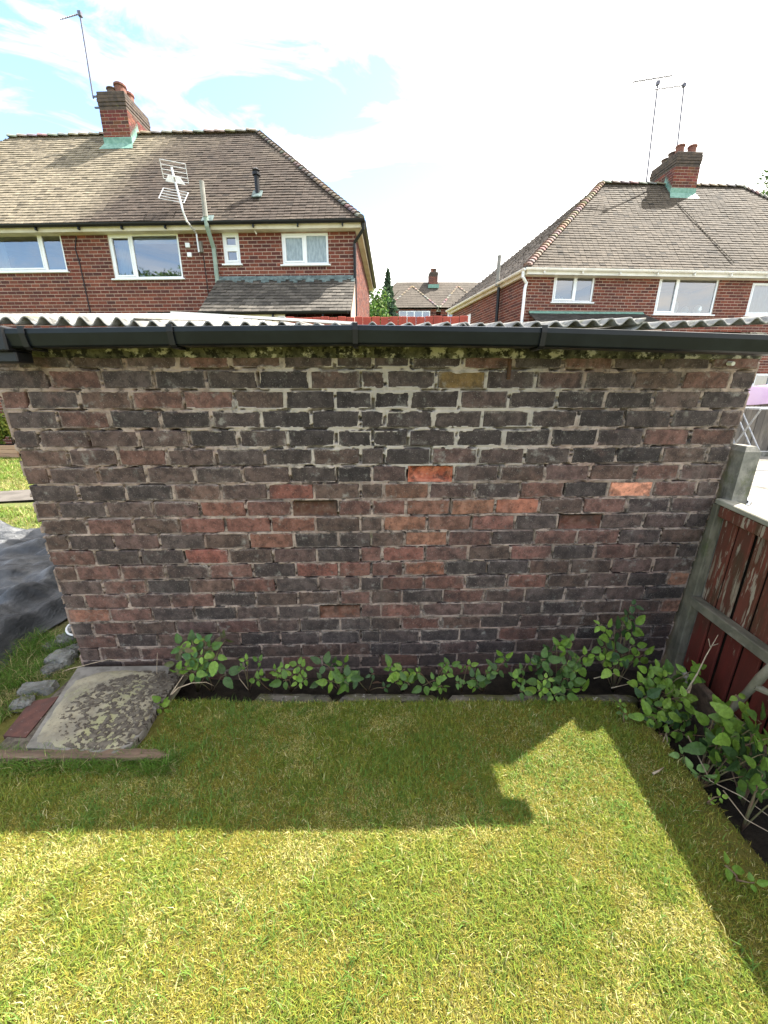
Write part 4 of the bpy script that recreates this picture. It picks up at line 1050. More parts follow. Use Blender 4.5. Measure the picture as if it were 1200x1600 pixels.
    # chimney
    slope = (zr - ze) / 3.03; nrm = Vector((0, -slope, 1)).normalized()
    f = F.hitp(1068, 305, EA, nrm); y0 = f.y; x0 = F.hit(1048, 300, y0).x; x1 = F.hit(1086, 301, y0).x; zt = F.hit(1078, 236, y0).z
    y1 = F.hitp(1019, 262, (0, 0, zt), (0, 0, 1)).y; y1 = min(max(y1, y0 + 1.2), y0 + 2.8)
    dy = (y1 - y0) / 4
    pots = [(x0 + .22, y0 + .25, .30, .13, 'pot'), (x1 - .22, y0 + .25, .30, .13, 'pot'), (x0 + .22, y0 + .25 + dy, .24, .13, 'potdark'), (x0 + .22, y0 + .25 + 2 * dy, .2, .13, 'potdark'), (x1 - .22, y0 + .25 + dy * 1.5, .24, .13, 'potdark')]
    ch = chimney(root, x0, x1, y0, y1, f.z, zt, pots, 18, [], 0)
    flashing(ch, x0, x1, y0, 2.75, (-.28, ze), slope, 'lead')
    # cables down the roof, ventilation brick, low canopy with green flashing
    a = F.hitp(1056, 318, EA, nrm) + nrm * .04; e = F.hitp(1145, 412, EA, nrm) + nrm * .04; b = MB(); b.tube([a.lerp(e, t) + nrm * .01 * math.sin(t * 9) for t in (0, .25, .5, .75, 1)], .013, 5); b.build('cable', M['crust'], roof)
    p = F.hit(1005, 428); b = MB(); b.box(p.x - .11, p.x + .11, -.012, .03, p.z - .04, p.z + .04, ch=.004); b.build('air_brick', M['stack'], root)
    tl = F.hit(826, 489, -.02); tr = F.hit(1005, 489, -.02); yl = -1.0; zl = F.hit(826, 505, yl).z
    A, B, Cc, Dd = Vector((tl.x - .05, yl, zl)), Vector((tr.x + .1, yl, zl)), Vector((tr.x, -.01, tl.z)), Vector((tl.x, -.01, tl.z))
    lr = roof_face(root, [A, B, Cc, Dd], shade((.05, .046, .042), .7, 1.2), 51)
    b = MB(); b.quad(Dd + Vector((0, -.09, -.02)), Cc + Vector((0, -.09, -.02)), Cc + Vector((0, -.003, .06)), Dd + Vector((0, -.003, .06))); b.build('flashing', M['lead'], lr)
    b = MB(); b.box(tl.x, tr.x, yl + .05, yl + .15, -.2, zl - .1); b.build('wall', M['hmortar'], root)
    # two masts
    P = lambda px, py, y: F.world(F.hit(px, py, y))
    m1 = y1 + .15
    aerial('taller of the two aerials by the right chimney, with many short rods', P(1008, 300, m1), P(1028, 130, m1), P(989, 128, m1), P(1050, 118, m1), 11, .16, .024, group='aerials at the right chimney')
    m2 = (y0 + y1) / 2
    aerial('shorter aerial beside the right chimney pots, with a thin bare boom', P(1057, 240, m2), P(1069, 133, m2), P(1023, 140, m2), P(1070, 133, m2), 4, .14, .022, group='aerials at the right chimney')


make_right_house()


def make_far_house():
    F = Frame((atY(576, 485, 44).x, 44, 0), 0)
    root = thing('far_house', 'distant house between the two near houses, grey brown hipped roof and white windows', 'house', F.o, 0)
    ze = F.hit(590, 484, -.3).z; W = 15.0; D = 7.5
    xr0, xr1 = F.hit(621, 441, 3.6).x, F.hit(731, 441, 3.6).x + 1.2; zr = F.hit(621, 441, 3.6).z
    cf = shade((.085, .070, .055), .85, 1.15)
    big = dict(gauge=.32, tw=.5)
    EA, EB, RB, RA = Vector((-.3, -.3, ze)), Vector((W, -.3, ze)), Vector((xr1, 3.6, zr)), Vector((xr0, 3.6, zr)); BA, BB = Vector((-.3, D, ze)), Vector((W, D, ze))
    roof_face(root, [EA, EB, RB, RA], cf, 61, **big); roof_face(root, [BA, EA, RA], cf, 62, **big); roof_face(root, [EB, BB, RB], cf, 63, **big)
    brick_face(root, 'wall', (0, 0, 0), 0, W - .3, ze - 6, ze - .1, [], seed=24, course=.24, lx=.6)
    for (pk, l, rr) in ((644, 605, 685), (715, 686, 760)):
        xa, xb = F.hit(l, 484, -1.2).x, F.hit(rr, 484, -1.2).x; xm = F.hit(pk, 446, 1.4).x; zp = F.hit(pk, 447, 1.4).z
        a, b, p = Vector((xa, -1.4, ze)), Vector((xb, -1.4, ze)), Vector((xm, 1.4, zp)); q = Vector((xm, 3.4, zp)); a2, b2 = Vector((xa, 2.0, ze)), Vector((xb, 2.0, ze))
        roof_face(root, [a, b, p], cf, 64, **big); roof_face(root, [a2, a, p, q], cf, 65, **big); roof_face(root, [b, b2, q, p], cf, 66, **big)
        brick_face(root, 'wall', (xa + .2, -1.1, 0), 0, xb - xa - .4, ze - 6, ze - .1, [], seed=25, course=.24, lx=.6)
        ridge_tiles(root, a, p, (.2, .15, .12), step=.4); ridge_tiles(root, b, p, (.26, .2, .16), step=.4)
    for (x0, x1, y) in ((623, 672, -1.13), (584, 603, -.03), (699, 720, -1.13)):
        a, c = F.hit(x0, 497, y), F.hit(x1, 486, y)
        window(root, a.x, c.x, a.z - .6, c.z, [.25, .5, .75] if x1 - x0 > 40 else [.5], y=y - .08, sill=False, curtain=(('curtain', .02, .98, .03, .97),))
    b = MB(); b.box(-.3, W, -.4, -.3, ze - .2, ze); b.build('gutter', M['whitepaint'], root)
    f = F.hit(670, 450, 2.9); g = F.hit(684, 426, 2.9)
    ch = chimney(root, f.x, g.x, 2.6, 3.8, f.z, g.z, [(f.x + .3, 2.9, .4, .16, 'pot'), (g.x - .3, 2.9, .4, .16, 'potdark')], 28, [], 0)
    b = MB(); b.box(f.x - .12, g.x + .12, 2.45, 2.6, f.z - .1, f.z + .25); b.build('flashing', M['lead'], ch)


make_far_house()
# ------------------------------------------------------------------ beyond the garage: red fence, patio things, left garden
def make_back_fence():
    Y = 4.9; a = atY(447, 496, Y); b_ = atY(722, 494, Y)
    t = thing('board_fence', 'red stained board fence showing just above the garage roof', 'fence', (0, Y, 0)); r = random.Random(8)
    x = a.x
    while x < b_.x:
        w = r.uniform(.095, .105); h = a.z + (b_.z - a.z) * (x - a.x) / (b_.x - a.x) + r.uniform(-.006, .006)
        b = MB(); b.box(x, x + w - .006, -.01 + r.uniform(-.004, .004), .012, -.13, h, ch=.003); b.build('board', M['redfence'], t); x += w
    b = MB(); b.box(a.x, b_.x, .013, .05, a.z - .35, a.z - .27); b.build('rail', M['redfence'], t)
    b = MB(); b.box(a.x - .09, a.x - .01, -.03, .06, -.13, a.z + .01, ch=.006); b.build('post', M['greypipe'], t)


def make_patio_side():
    # weathered fence at the end of the patio
    Y = 9.3; z1 = 1.62; t = thing('board_fence', 'weathered grey board fence along the far side of the patio', 'fence', (7.4, Y, 0)); r = random.Random(5)
    for i in range(44):
        x = -2.2 + i * .155; b = MB(); b.box(x, x + .148, r.uniform(-.01, .01), .03, .10, z1 - .25 + r.uniform(-.03, .03), ch=.004); b.build('board', M['wood'], t)
    b = MB(); b.box(-2.2, 4.7, -.03, -.008, -.02, .14, ch=.01); b.build('gravel_board', M['concrete'], t)
    # pink cloth thrown over the fence
    c = atY(1206, 612, Y - .1); xs = np.linspace(c.x - .75, c.x + 1.2, 40); tt = np.linspace(0, 1, 12); X, T = np.meshgrid(xs, tt)
    Yc = Y - .02 - .09 * np.sin(T * 1.6) + .03 * np.sin(X * 9) * T; Zc = 1.66 - .42 * T ** 1.3 + .02 * np.sin(X * 5)
    link('blanket', grid_mesh('blanket', X, Yc, Zc, M['pink']), label='pale pink blanket draped over the grey board fence', cat='blanket')
    X2, T2 = np.meshgrid(xs, tt)
    # folding metal airer
    a = atZ(1160, 766, 0); o = Vector((a.x, a.y, -.02)); t = thing('clothes_airer', 'folding grey metal clothes airer standing on the patio', 'airer', o)
    H = 1.28; b = MB()
    for (x0, x1) in ((0, .72), (.72, 0)): b.tube([(x0 * .15, 0, 0), (x0 * .15 + .03, .05, H * .5), (x0 * .15, .55, H)], .013, 6)
    b.build('leg', M['metal'], t)
    for x in (0, 1.3):
        b = MB(); b.tube([(x, 0, .01), (x - .05, .30, H * .55), (x - .09, .60, H)], .014, 6); b.build('leg', M['metal'], t)
        b = MB(); b.tube([(x, .62, .01), (x - .05, .30, H * .55), (x - .09, -.02, H)], .014, 6); b.build('leg', M['metal'], t)
    b = MB(); b.tube([(-.09, .6, H), (1.21, .6, H), (1.21, -.02, H), (-.09, -.02, H), (-.09, .6, H)], .013, 6); b.build('frame', M['metal'], t)
    for i in range(7):
        b = MB(); y = .07 + i * .08; b.tube([(-.09, y, H), (1.21, y, H)], .006, 5); b.build('rail', M['metal'], t)
    b = MB(); b.tube([(0, .1, .32), (1.3, .1, .32)], .008, 5); b.tube([(-.02, .3, .6), (1.28, .3, .6)], .008, 5); b.build('brace', M['metal'], t)
    # black and white ball
    a = atZ(1161, 792, -.02); t = thing('ball', 'small black and white ball lying on the grey patio', 'ball', (a.x, a.y, -.02))
    R = .075; prof = [(max(.004, R * math.sin(q)), R - R * math.cos(q)) for q in np.linspace(.05, math.pi - .05, 13)]
    b = MB(); b.lathe((0, 0, 0), prof, 18); b.build('ball_skin', M['upvc'], t, smooth=True)
    for (u, v, s) in ((.3, .75, .62), (2.2, .15, .6), (4.2, .2, .6), (5.2, -.1, .55), (3.2, .8, .5), (1.2, -.2, .5)):
        n = Vector((math.cos(u) * math.cos(v), math.sin(u) * math.cos(v), math.sin(v))); e = n.orthogonal().normalized(); w = n.cross(e); pb = MB(); ctr = Vector((0, 0, R))
        pb.v.append(tuple(ctr + n * (R + .0016)))
        for k in range(5): an = k * 2 * math.pi / 5; pb.v.append(tuple(ctr + (n + (e * math.cos(an) + w * math.sin(an)) * s * .6).normalized() * (R + .0012)))
        for k in range(5): pb.face((0, 1 + k, 1 + (k + 1) % 5))
        pb.build('panel', M['ballblack'], t)
    # paving slabs built one by one where they show
    patio = bpy.data.objects['patio']; r = random.Random(2); me = None
    pb = MB(); pb.obox((0, 0, 0), (.297, 0, 0), (0, .297, 0), (0, 0, .02), ch=.004); me = pb.mesh('slab', M['patio'])
    for i in range(12):
        for j in range(12):
            o = link('slab', me, patio, loc=(3.2 + i * .61 + .305, 2.2 + j * .61 + .305, .001)); k = r.uniform(.8, 1.15); o.color = (k, k * .98, k * .95, 1)


def leaf_cloud(name, parent, spots, n, size, cols, seed, m='foliage'):
    """many small leaf faces through the volume of overlapping clumps"""
    r = np.random.RandomState(seed); V = []; cs = []
    for (c, rad, w) in spots:
        k = int(n * w); d = r.normal(size=(k, 3)); d /= np.linalg.norm(d, axis=1)[:, None]
        p = np.array(c) + d * (r.rand(k, 1) ** .45) * np.array(rad)
        a = r.normal(size=(k, 3)); a /= np.linalg.norm(a, axis=1)[:, None]; b = np.cross(a, r.normal(size=(k, 3))); b /= np.linalg.norm(b, axis=1)[:, None]
        s = size * (.6 + .8 * r.rand(k, 1))
        V.append(np.stack([p - a * s, p + b * s * .5, p + a * s, p - b * s * .5], 1)); ci = np.array(cols)[r.randint(len(cols), size=k)] * (.75 + .5 * r.rand(k, 1)); cs.append(np.repeat(ci[:, None], 4, 1))
    V = np.concatenate(V).reshape(-1, 3); cs = np.concatenate(cs).reshape(-1, 3); f = np.arange(len(V)).reshape(-1, 4)
    return link(name, np_mesh(name, V, [f], M[m], cols=cs), parent)


def make_trees():
    def tree(name, label, base, h, spots, n, size, cols, seed, cat='tree', tr=.15):
        t = thing(name, label, cat, base); b = MB(); b.tube([(0, 0, -.3), (.05, 0, h * .4), (0, .03, h * .8)], [tr, tr * .7, tr * .25], 8)
        for i in range(7):
            a = i * 2.4; z = h * (.35 + .07 * i); b.tube([(.03, 0, z), (math.cos(a) * h * .16, math.sin(a) * h * .16, z + h * .12)], [tr * .35, tr * .08], 5)
        b.build('trunk', M['bark'], t); leaf_cloud('crown', t, spots, n, size, cols, seed); return t
    Y = 40; top = atY(606, 429, Y); bz = 4.0; h = top.z - bz; sp = []
    for i in range(13): q = i / 12; sp.append(((0, 0, h * (.12 + .88 * q)), (1.9 * (1 - q) + .12,) * 2 + (.45,), .10 - .06 * q))
    tree('conifer_tree', 'dark pointed conifer beside the distant house', (top.x, Y, bz), h, sp, 3200, .20, [(.045, .08, .045), (.06, .10, .055), (.035, .065, .04)], 3)
    Y = 26; top = atY(582, 440, Y); bz = .2; h = top.z - bz; r = random.Random(4)
    sp = [((r.uniform(-1, .9), r.uniform(-1, 1), h * r.uniform(.45, .93)), (r.uniform(.5, .9),) * 3, .07) for _ in range(16)]
    tree('garden_tree', 'leafy light green tree in the gap beside the left house', (top.x - .35, Y, bz), h, sp, 5200, .10, [(.05, .12, .02), (.09, .17, .03), (.03, .08, .02), (.12, .18, .04)], 4)
    Y = 30; top = atY(1207, 272, Y); bz = .2; h = top.z - bz
    sp = [((r.uniform(-1.2, 1.6), r.uniform(-1, 1), h * r.uniform(.6, .98)), (r.uniform(.6, 1.1),) * 3, .05) for _ in range(20)]
    tree('garden_tree', 'tree just showing behind the right house roof at the edge of the view', (top.x + 1.0, Y, bz), h, sp, 3000, .12, [(.05, .09, .03), (.08, .13, .04)], 5)
    # trees behind the viewer, mirrored in the upstairs windows
    for i, (x, y, hh, lb) in enumerate(((-20.6, -13, 11.4, 'broad green garden tree behind the lawn, seen only mirrored in a window'), (-24.0, -13.5, 10.7, 'lower garden tree behind the lawn, next to the broad one'))):
        sp = [((r.uniform(-2.0, 2.0), r.uniform(-1.2, 1.2), hh * r.uniform(.55, .96)), (r.uniform(.7, 1.2),) * 3, .06) for _ in range(18)]
        tree('garden_tree', lb, (x, y, -.1), hh, sp, 2600, .16, [(.05, .10, .02), (.08, .15, .03)], 8 + i)


def make_left_garden():
    a = atY(6, 672, 9.6); t = thing('garden_shrub', 'sunlit yellow green shrub by the house wall left of the garage', 'shrub', (a.x, 9.7, 0)); r = random.Random(6)
    b = MB()
    for i in range(6): b.tube([(0, 0, 0), (r.uniform(-.5, .5), r.uniform(-.2, .2), r.uniform(.5, .9))], [.02, .006], 5)
    b.build('stem', M['bark'], t)
    leaf_cloud('foliage', t, [((r.uniform(-1.3, .9), r.uniform(-.3, .3), r.uniform(.3, .85)), (.35, .3, .28), .07) for _ in range(16)], 2600, .05, [(.16, .20, .03), (.24, .25, .05), (.08, .14, .02)], 9)
    a = atZ(20, 716, .0); t = thing('planter_box', 'wooden planter box at the edge of the sunlit lawn', 'planter', (a.x, a.y, 0))
    for i in range(3): b = MB(); b.box(-.75, .16, -.02, .02, .01 + i * .10, .105 + i * .10, ch=.006); b.build('board', M['planter'], t)
    for x in (-.72, .13): b = MB(); b.box(x - .03, x + .03, .022, .08, 0, .33, ch=.006); b.build('post', M['planter'], t)
    b = MB(); b.box(-.75, .16, .025, .5, .02, .28); b.build('soil_fill', M['soil'], t)
    a = atZ(14, 713, .0); t = thing('plant_pot', 'low terracotta pot in front of the planter on the lawn', 'pot', (a.x - .12, a.y - .25, 0)); b = MB(); b.lathe((0, 0, 0), [(.10, 0), (.14, .16), (.155, .165), (.155, .2), (.13, .2), (.12, .15)], 14); b.build('pot', M['clay'], t)


make_back_fence(); make_patio_side(); make_trees(); make_left_garden()

# ------------------------------------------------------------------ fence beside the wall
def make_fence():
    # red boards, rails, timber and concrete posts; runs from the garage corner towards the viewer
    o = Vector((1.718, 1.865, 0)); dirv = Vector((-.085, -1, 0)).normalized(); rz = math.atan2(dirv.y, dirv.x)
    t = thing('panel_fence', 'red board fence with peeling paint, grey rails and a concrete post', 'fence', o, rz)
    # local: x along the fence towards the viewer, +y away from the lawn
    ztop = lambda x: .965 - .06 * x; zmid = lambda x: .43 - .0 * x; r = random.Random(12); x = .03; i = 0
    sgn = 1                                            # local +y points to the neighbour's side (world +x)
    while x < 3.1:
        w = r.uniform(.098, .112); y = .016 + r.uniform(-.003, .003)
        b = MB(); tl = r.uniform(-.03, .03)
        b.obox((x + w / 2, y, (zmid(x) + ztop(x)) / 2), (w / 2 - .004, -.005, 0), (-.0, .006, 0), (0, 0, (ztop(x) - zmid(x)) / 2), ch=.002); b.build('board', M['redboard'], t)
        b = MB(); b.obox((x + w / 2, y, (zmid(x) + .02) / 2), (w / 2 - .004, -.005, 0), (0, .006, 0), (0, 0, (zmid(x) - .02) / 2), ch=.002); b.build('board', M['redboardlow'], t)
        x += w; i += 1
    b = MB(); b.obox((1.55, .036, .40), (1.53, 0, -.09), (0, .004, 0), (0, 0, .50)); b.build('added_gap_blocker', M['soil'], t)  # added dark panel: makes board gaps read dark, stops sun leaking through
    L = 1.6
    def rail(name, z, half, y0, y1, m, xs=.0):
        b = MB(); b.obox((L, (y0 + y1) / 2, z(L)), (L - xs, 0, z(2 * L - xs) / 2 - z(xs) / 2), (0, (y1 - y0) / 2, 0), (0, 0, half), ch=.004); return b.build(name, M[m], t)
    rail('top_rail', lambda x: ztop(x) + .014, .013, -.022, .048, 'railtop', .0)
    rail('rail', lambda x: ztop(x) - .03, .028, -.016, .009, 'redboard', .03)
    rail('rail', zmid, .025, -.042, .008, 'greywood', .03)
    b = MB(); b.obox((.008, .0, .43), (.018, 0, 0), (0, .022, 0), (0, 0, .535), ch=.004); b.build('post', M['greywood'], t)
    b = MB(); b.obox((-.062, .022, .375), (.05, 0, 0), (0, .028, 0), (0, 0, .56), ch=.003); b.build('post', M['greywood'], t)
    # concrete post behind the boards, chamfered top
    b = MB(); zc = 1.255; c = Vector((-.02, .058, 0)); hx, hy = .060, .036
    lv = [(-.15, 1), (zc - .025, 1), (zc, .62)]
    for (z, k) in lv:
        for (sx, sy) in ((-1, -1), (1, -1), (1, 1), (-1, 1)):
            b.v.append((c.x + sx * hx * (k if k == 1 else .75), c.y + sy * hy * k, z))
    for q in range(2):
        for k in range(4): b.face((q * 4 + k, q * 4 + (k + 1) % 4, q * 4 + 4 + (k + 1) % 4, q * 4 + 4 + k))
    b.face((8, 9, 10, 11)); b.build('concrete_post', M['concrete'], t)
    b = MB(); b.obox((1.6, -.03, -.01), (1.4, 0, 0), (0, .016, .004), (0, 0, .07), ch=.005); b.build('gravel_board', M['plank'], t)
    return Frame(o, rz)


FF_ = make_fence()


def make_branch():
    p = atY(1200, 1040, 1.23); q = atY(1145, 1105, 1.33); t = thing('cut_branch', 'stubby grey cut branch leaning on the lower fence boards', 'branch', q)
    L = lambda v: v - q
    b = MB(); b.tube([L(q + Vector((-.03, .03, -.12))), L(q), L(atY(1168, 1082, 1.29)), L(atY(1188, 1060, 1.25)), L(p + Vector((.03, 0, .03)))], [.013, .016, .014, .017, .013], 9); b.build('limb', M['greywood'], t, smooth=True)
    k = L(atY(1180, 1072, 1.26)); b = MB(); b.tube([k, k + Vector((.035, -.03, -.01))], [.015, .012], 8); b.build('stub', M['greywood'], t)


make_branch()

# ------------------------------------------------------------------ kerb, slab, plank, rubble, polythene
def rough_block(b, c, hx, hy, hz, seed, n=5, amp=.006, rz=0.):
    """a chunky stone or block: a subdivided box, its faces and arrises worn by noise"""
    r = random.Random(seed); idx = {}
    R = Matrix.Rotation(rz, 3, 'Z')
    nx, ny, nz = (max(2, int(n * hx / max(hx, hy, hz)) + 1), max(2, int(n * hy / max(hx, hy, hz)) + 1), max(2, int(n * hz / max(hx, hy, hz)) + 1))
    def vert(i, j, k):
        key = (i, j, k)
        if key not in idx:
            u = Vector((i / nx * 2 - 1, j / ny * 2 - 1, k / nz * 2 - 1)); e = sorted((abs(u.x), abs(u.y), abs(u.z)))
            rd = 1 - .10 * (e[1] ** 4) - .05 * (e[0] ** 4)
            p = Vector((u.x * hx, u.y * hy, u.z * hz)) * rd + Vector((r.uniform(-1, 1), r.uniform(-1, 1), r.uniform(-1, 1))) * amp
            idx[key] = len(b.v); b.v.append(tuple(Vector(c) + R @ p))
        return idx[key]
    for (n0, n1, n2, mk) in ((nx, ny, nz, lambda a, d, e: (a, d, e)), (nx, nz, ny, lambda a, d, e: (a, e, d)), (ny, nz, nx, lambda a, d, e: (e, a, d))):
        for e in (0, n2):
            for a in range(n0):
                for d in range(n1):
                    q = [vert(*mk(a, d, e)), vert(*mk(a + 1, d, e)), vert(*mk(a + 1, d + 1, e)), vert(*mk(a, d + 1, e))]
                    b.face(tuple(q))


def make_kerb():
    labels = ['mossy kerb stone at the left end of the bed, half under grass', 'kerb stone with pale lichen in the middle of the bed edge', 'grey kerb stone right of the joint below the wall centre', 'kerb stone under the tall bramble at the right of the bed', 'last kerb stone, dark, running under the brambles by the fence']
    px = [(395, 524), (526, 690), (693, 872), (875, 1000), (1003, 1090)]
    for i, ((a, c), lb) in enumerate(zip(px, labels)):
        p, q = atZ(a, 1086, .012), atZ(c, 1086, .012); yy = 1.598
        b = MB(); L = q.x - p.x; rough_block(b, (0, 0, -.055), L / 2 - .004, .024, .07, 40 + i, 12, .003)
        o = b.build('kerb_stone', M['kerb'], None, label=lb, cat='kerb', group='kerb stones along the bed', loc=((p.x + q.x) / 2, yy, 0.0 - .002 * i), rot=(0, 0, .012 * (i - 2)))


def make_slab():
    P = lambda px, py, z=.035: atZ(px, py, z)
    pts = [P(40, 1168), P(178, 1177), P(205, 1163), P(226, 1140), P(244, 1108), P(257, 1072), P(266, 1040), P(122, 1042)]
    c = sum(pts, Vector()) / len(pts); t = thing('concrete_slab', 'concrete slab with rounded corner under yellow moss and dark crust, against the wall', 'slab', (c.x, c.y, 0))
    poly = [(p.x - c.x, p.y - c.y) for p in pts]
    b = MB(); b.prism(poly, -.06, .035); b.build('slab_body', M['slabrim'], t)
    # moss layer: a low mound set inside the rim, with dark crumbs on it
    m = [(x * .93 - .02, y * .94) for x, y in poly]
    def inside(x, y, pl, k=1.0):
        ok = True
        for (a, d) in zip(pl, pl[1:] + pl[:1]):
            if (d[0] - a[0]) * (y - a[1]) - (d[1] - a[1]) * (x - a[0]) < .0 + (1 - k): ok = False
        return ok
    xs = np.linspace(min(p[0] for p in poly), max(p[0] for p in poly), 320); ys = np.linspace(min(p[1] for p in poly), max(p[1] for p in poly), 250); X, Y = np.meshgrid(xs, ys)
    d = np.full(X.shape, 9.)
    for (a, e) in zip(poly, poly[1:] + poly[:1]):
        L = math.hypot(e[0] - a[0], e[1] - a[1]); d = np.minimum(d, ((e[0] - a[0]) * (Y - a[1]) - (e[1] - a[1]) * (X - a[0])) / L)
    n = fbm(X * 9, Y * 9, 21, 4); n2 = fbm(X * 45, Y * 45, 22, 3)
    d = np.minimum(d, .35 * (1 - np.sqrt(((X + .12) / .45) ** 2 + ((Y + .02) / .31) ** 2)))
    Z = .030 + .012 * sstep(.0, .05, d + (n - .5) * .06) + .006 * (n2 - .5) * sstep(.02, .07, d)
    Z = np.where(d < .004, -.02, Z)
    link('moss', grid_mesh('moss', X, Y, Z, M['slab']), t)
    # crust: higher broken flakes
    cx, cy = -.01, .02
    rr = np.sqrt(((X - cx) / .30) ** 2 + ((Y - cy) / .24) ** 2); ring = 1 - sstep(.75, 1.05, rr)
    n3 = fbm(X * 70, Y * 90, 31, 3) + .44 * (fbm(X * 8, Y * 10, 33, 3) - .42) + .06 * sstep(-.05, .2, Y)
    mask = sstep(.535, .60, n3) * ring
    Zc = np.where(mask > .02, .040 + .006 * mask + .008 * (n2 - .5), .01)
    link('crust', grid_mesh('crust', X, Y, Zc, M['crust']), t)
    # plank in front
    a, e = P(-70, 1178, .03), P(266, 1176, .03); b = MB(); L = (e.x - a.x); rough_block(b, (0, 0, 0), L / 2, .022, .014, 3, 26, .003)
    b.build('timber_plank', M['plank'], None, label='weathered timber plank lying along the front of the mossy slab', cat='plank', loc=((a.x + e.x) / 2, (a.y + e.y) / 2 - .005, .022), rot=(0, 0, .01))
    a, e = P(-60, 1190, .0), P(160, 1196, .0); b = MB(); rough_block(b, (0, 0, 0), (e.x - a.x) / 2, .03, .02, 4, 20, .006)
    b.build('timber_plank', M['plank'], None, label='darker rotten timber under the edge of the front plank', cat='plank', loc=((a.x + e.x) / 2, (a.y + e.y) / 2 + .012, -.012), rot=(0, 0, -.02))
    # red paving slab at the left, mostly covered
    pts = [P(5, 1150, .015), P(40, 1152, .015), P(92, 1088, .015), P(48, 1096, .015)]
    c = sum(pts, Vector()) / 4; b = MB(); b.prism([(p.x - c.x, p.y - c.y) for p in pts], -.05, 0.012); b.build('paving_slab', M['redslab'], None, label='dull red paving slab between the mossy slab and the grass', cat='slab', loc=(c.x, c.y, .004))
    # rubble
    st = [(98, 1032, .058, .05, .045, 'grey lump of rubble against the wall corner'), (82, 1048, .04, .035, .03, 'small grey stone in front of the rubble lump'), (105, 1003, .05, .045, .04, 'pale rough stone at the top of the rubble'),
          (60, 1078, .075, .035, .03, 'long mossy stone beside the red slab'), (82, 1012, .035, .03, .03, 'whitish stone on the left of the rubble heap'), (118, 1018, .03, .05, .035, 'dark stone tucked under the wall corner'),
          (36, 1100, .04, .03, .02, 'flat stone half buried at the lawn edge')]
    for i, (px, py, hx, hy, hz, lb) in enumerate(st):
        q = atZ(px, py, hz * .5); b = MB(); rough_block(b, (0, 0, 0), hx * 1.1, hy * 1.1, hz * 1.1, 70 + i, 8, .006, i * 1.1)
        b.build('stone', M['stone'], None, label=lb, cat='stone', group='rubble at the garage corner', loc=(q.x, q.y, hz * .5))
    q = atZ(103, 993, .05); b = MB(); b.lathe((0, 0, 0), [(.03, 0), (.055, .05), (.065, .10), (.069, .10), (.069, .108), (.058, .108), (.05, .06)], 16)
    b.build('plastic_tub', M['whiteplastic'], None, smooth=True, label='white plastic tub half hidden behind the wall corner', cat='tub', loc=(q.x + .045, q.y + .05, -.01), rot=(.2, .25, 0))


def make_sheet():
    # black polythene: folds running towards the wall corner
    xs = np.linspace(-5.2, -1.72, 260); ys = np.linspace(1.45, 4.35, 220); X, Y = np.meshgrid(xs, ys)
    fx = -2.06 - .10 * np.sin((Y - 1.5) * 2.1) - .05 * (fbm(Y * 3, Y * 0, 3) - .5) * 2      # front edge, left of the wall
    e1 = fx - X; back = 3.95 + .05 * (X + 3) + .12 * (fbm(X * 2, X * 0, 8, 3) - .5)
    u = (X * .80 + Y * .6); w = (-X * .6 + Y * .8)
    f = .24 * (fbm(u * .9, w * 2.6, 41, 4)) + .16 * np.abs(fbm(u * 1.6 + 3, w * 6, 43, 4) - .5) * 2 + .07 * np.abs(fbm(u * 4 + 1, w * 9, 47, 3) - .5) + .03 * (fbm(u * 8, w * 14, 44, 3) - .5)
    roll = .07 * np.exp(-((e1 - .10) / .05) ** 2) + .045 * np.exp(-((e1 - .27) / .045) ** 2)
    Z = .02 + (f + .02) * sstep(0, .30, e1) * sstep(0, .25, back - Y) + roll
    Yc = np.minimum(Y, back); Xc = np.minimum(X, fx)
    o = link('plastic_sheet', grid_mesh('plastic_sheet', Xc, Yc, Z, M['sheet']), label='crumpled black polythene sheet spread on the grass left of the garage', cat='sheet')


make_kerb(); make_slab(); make_sheet()
# ------------------------------------------------------------------ brambles
def leaf_mesh(seed, L=1.0):
    """a finely toothed leaflet folded along its midrib, base at the origin, tip at +x"""
    r = random.Random(seed); b = MB(); n = 10; top, bot, mid = [], [], []
    wmax = r.uniform(.27, .32)
    for i in range(n + 1):
        t = i / n; w = wmax * (math.sin(math.pi * t ** .72)) ** .8 if 0 < i < n else 0; dr = -.20 * t * t; tooth = .020 if i % 2 else -.006; k = 0 < i < n
        mid.append((t * L, 0, dr)); cup = .16 + .03 * math.sin(i * 2)
        for side, lst in ((1, top), (-1, bot)): lst.append((t * L + (tooth if k else 0), side * (w + (tooth * .8 if k else 0)), dr + w * cup + (r.uniform(-.012, .012) if k else 0)))
    b.v = mid + top + bot; m = n + 1
    for i in range(n): b.face((i, i + 1, m + i + 1, m + i)); b.face((i + 1, i, 2 * m + i, 2 * m + i + 1))
    return b.mesh('leaf', M['leaf'], smooth=False)


LEAVES = [leaf_mesh(i) for i in range(6)]


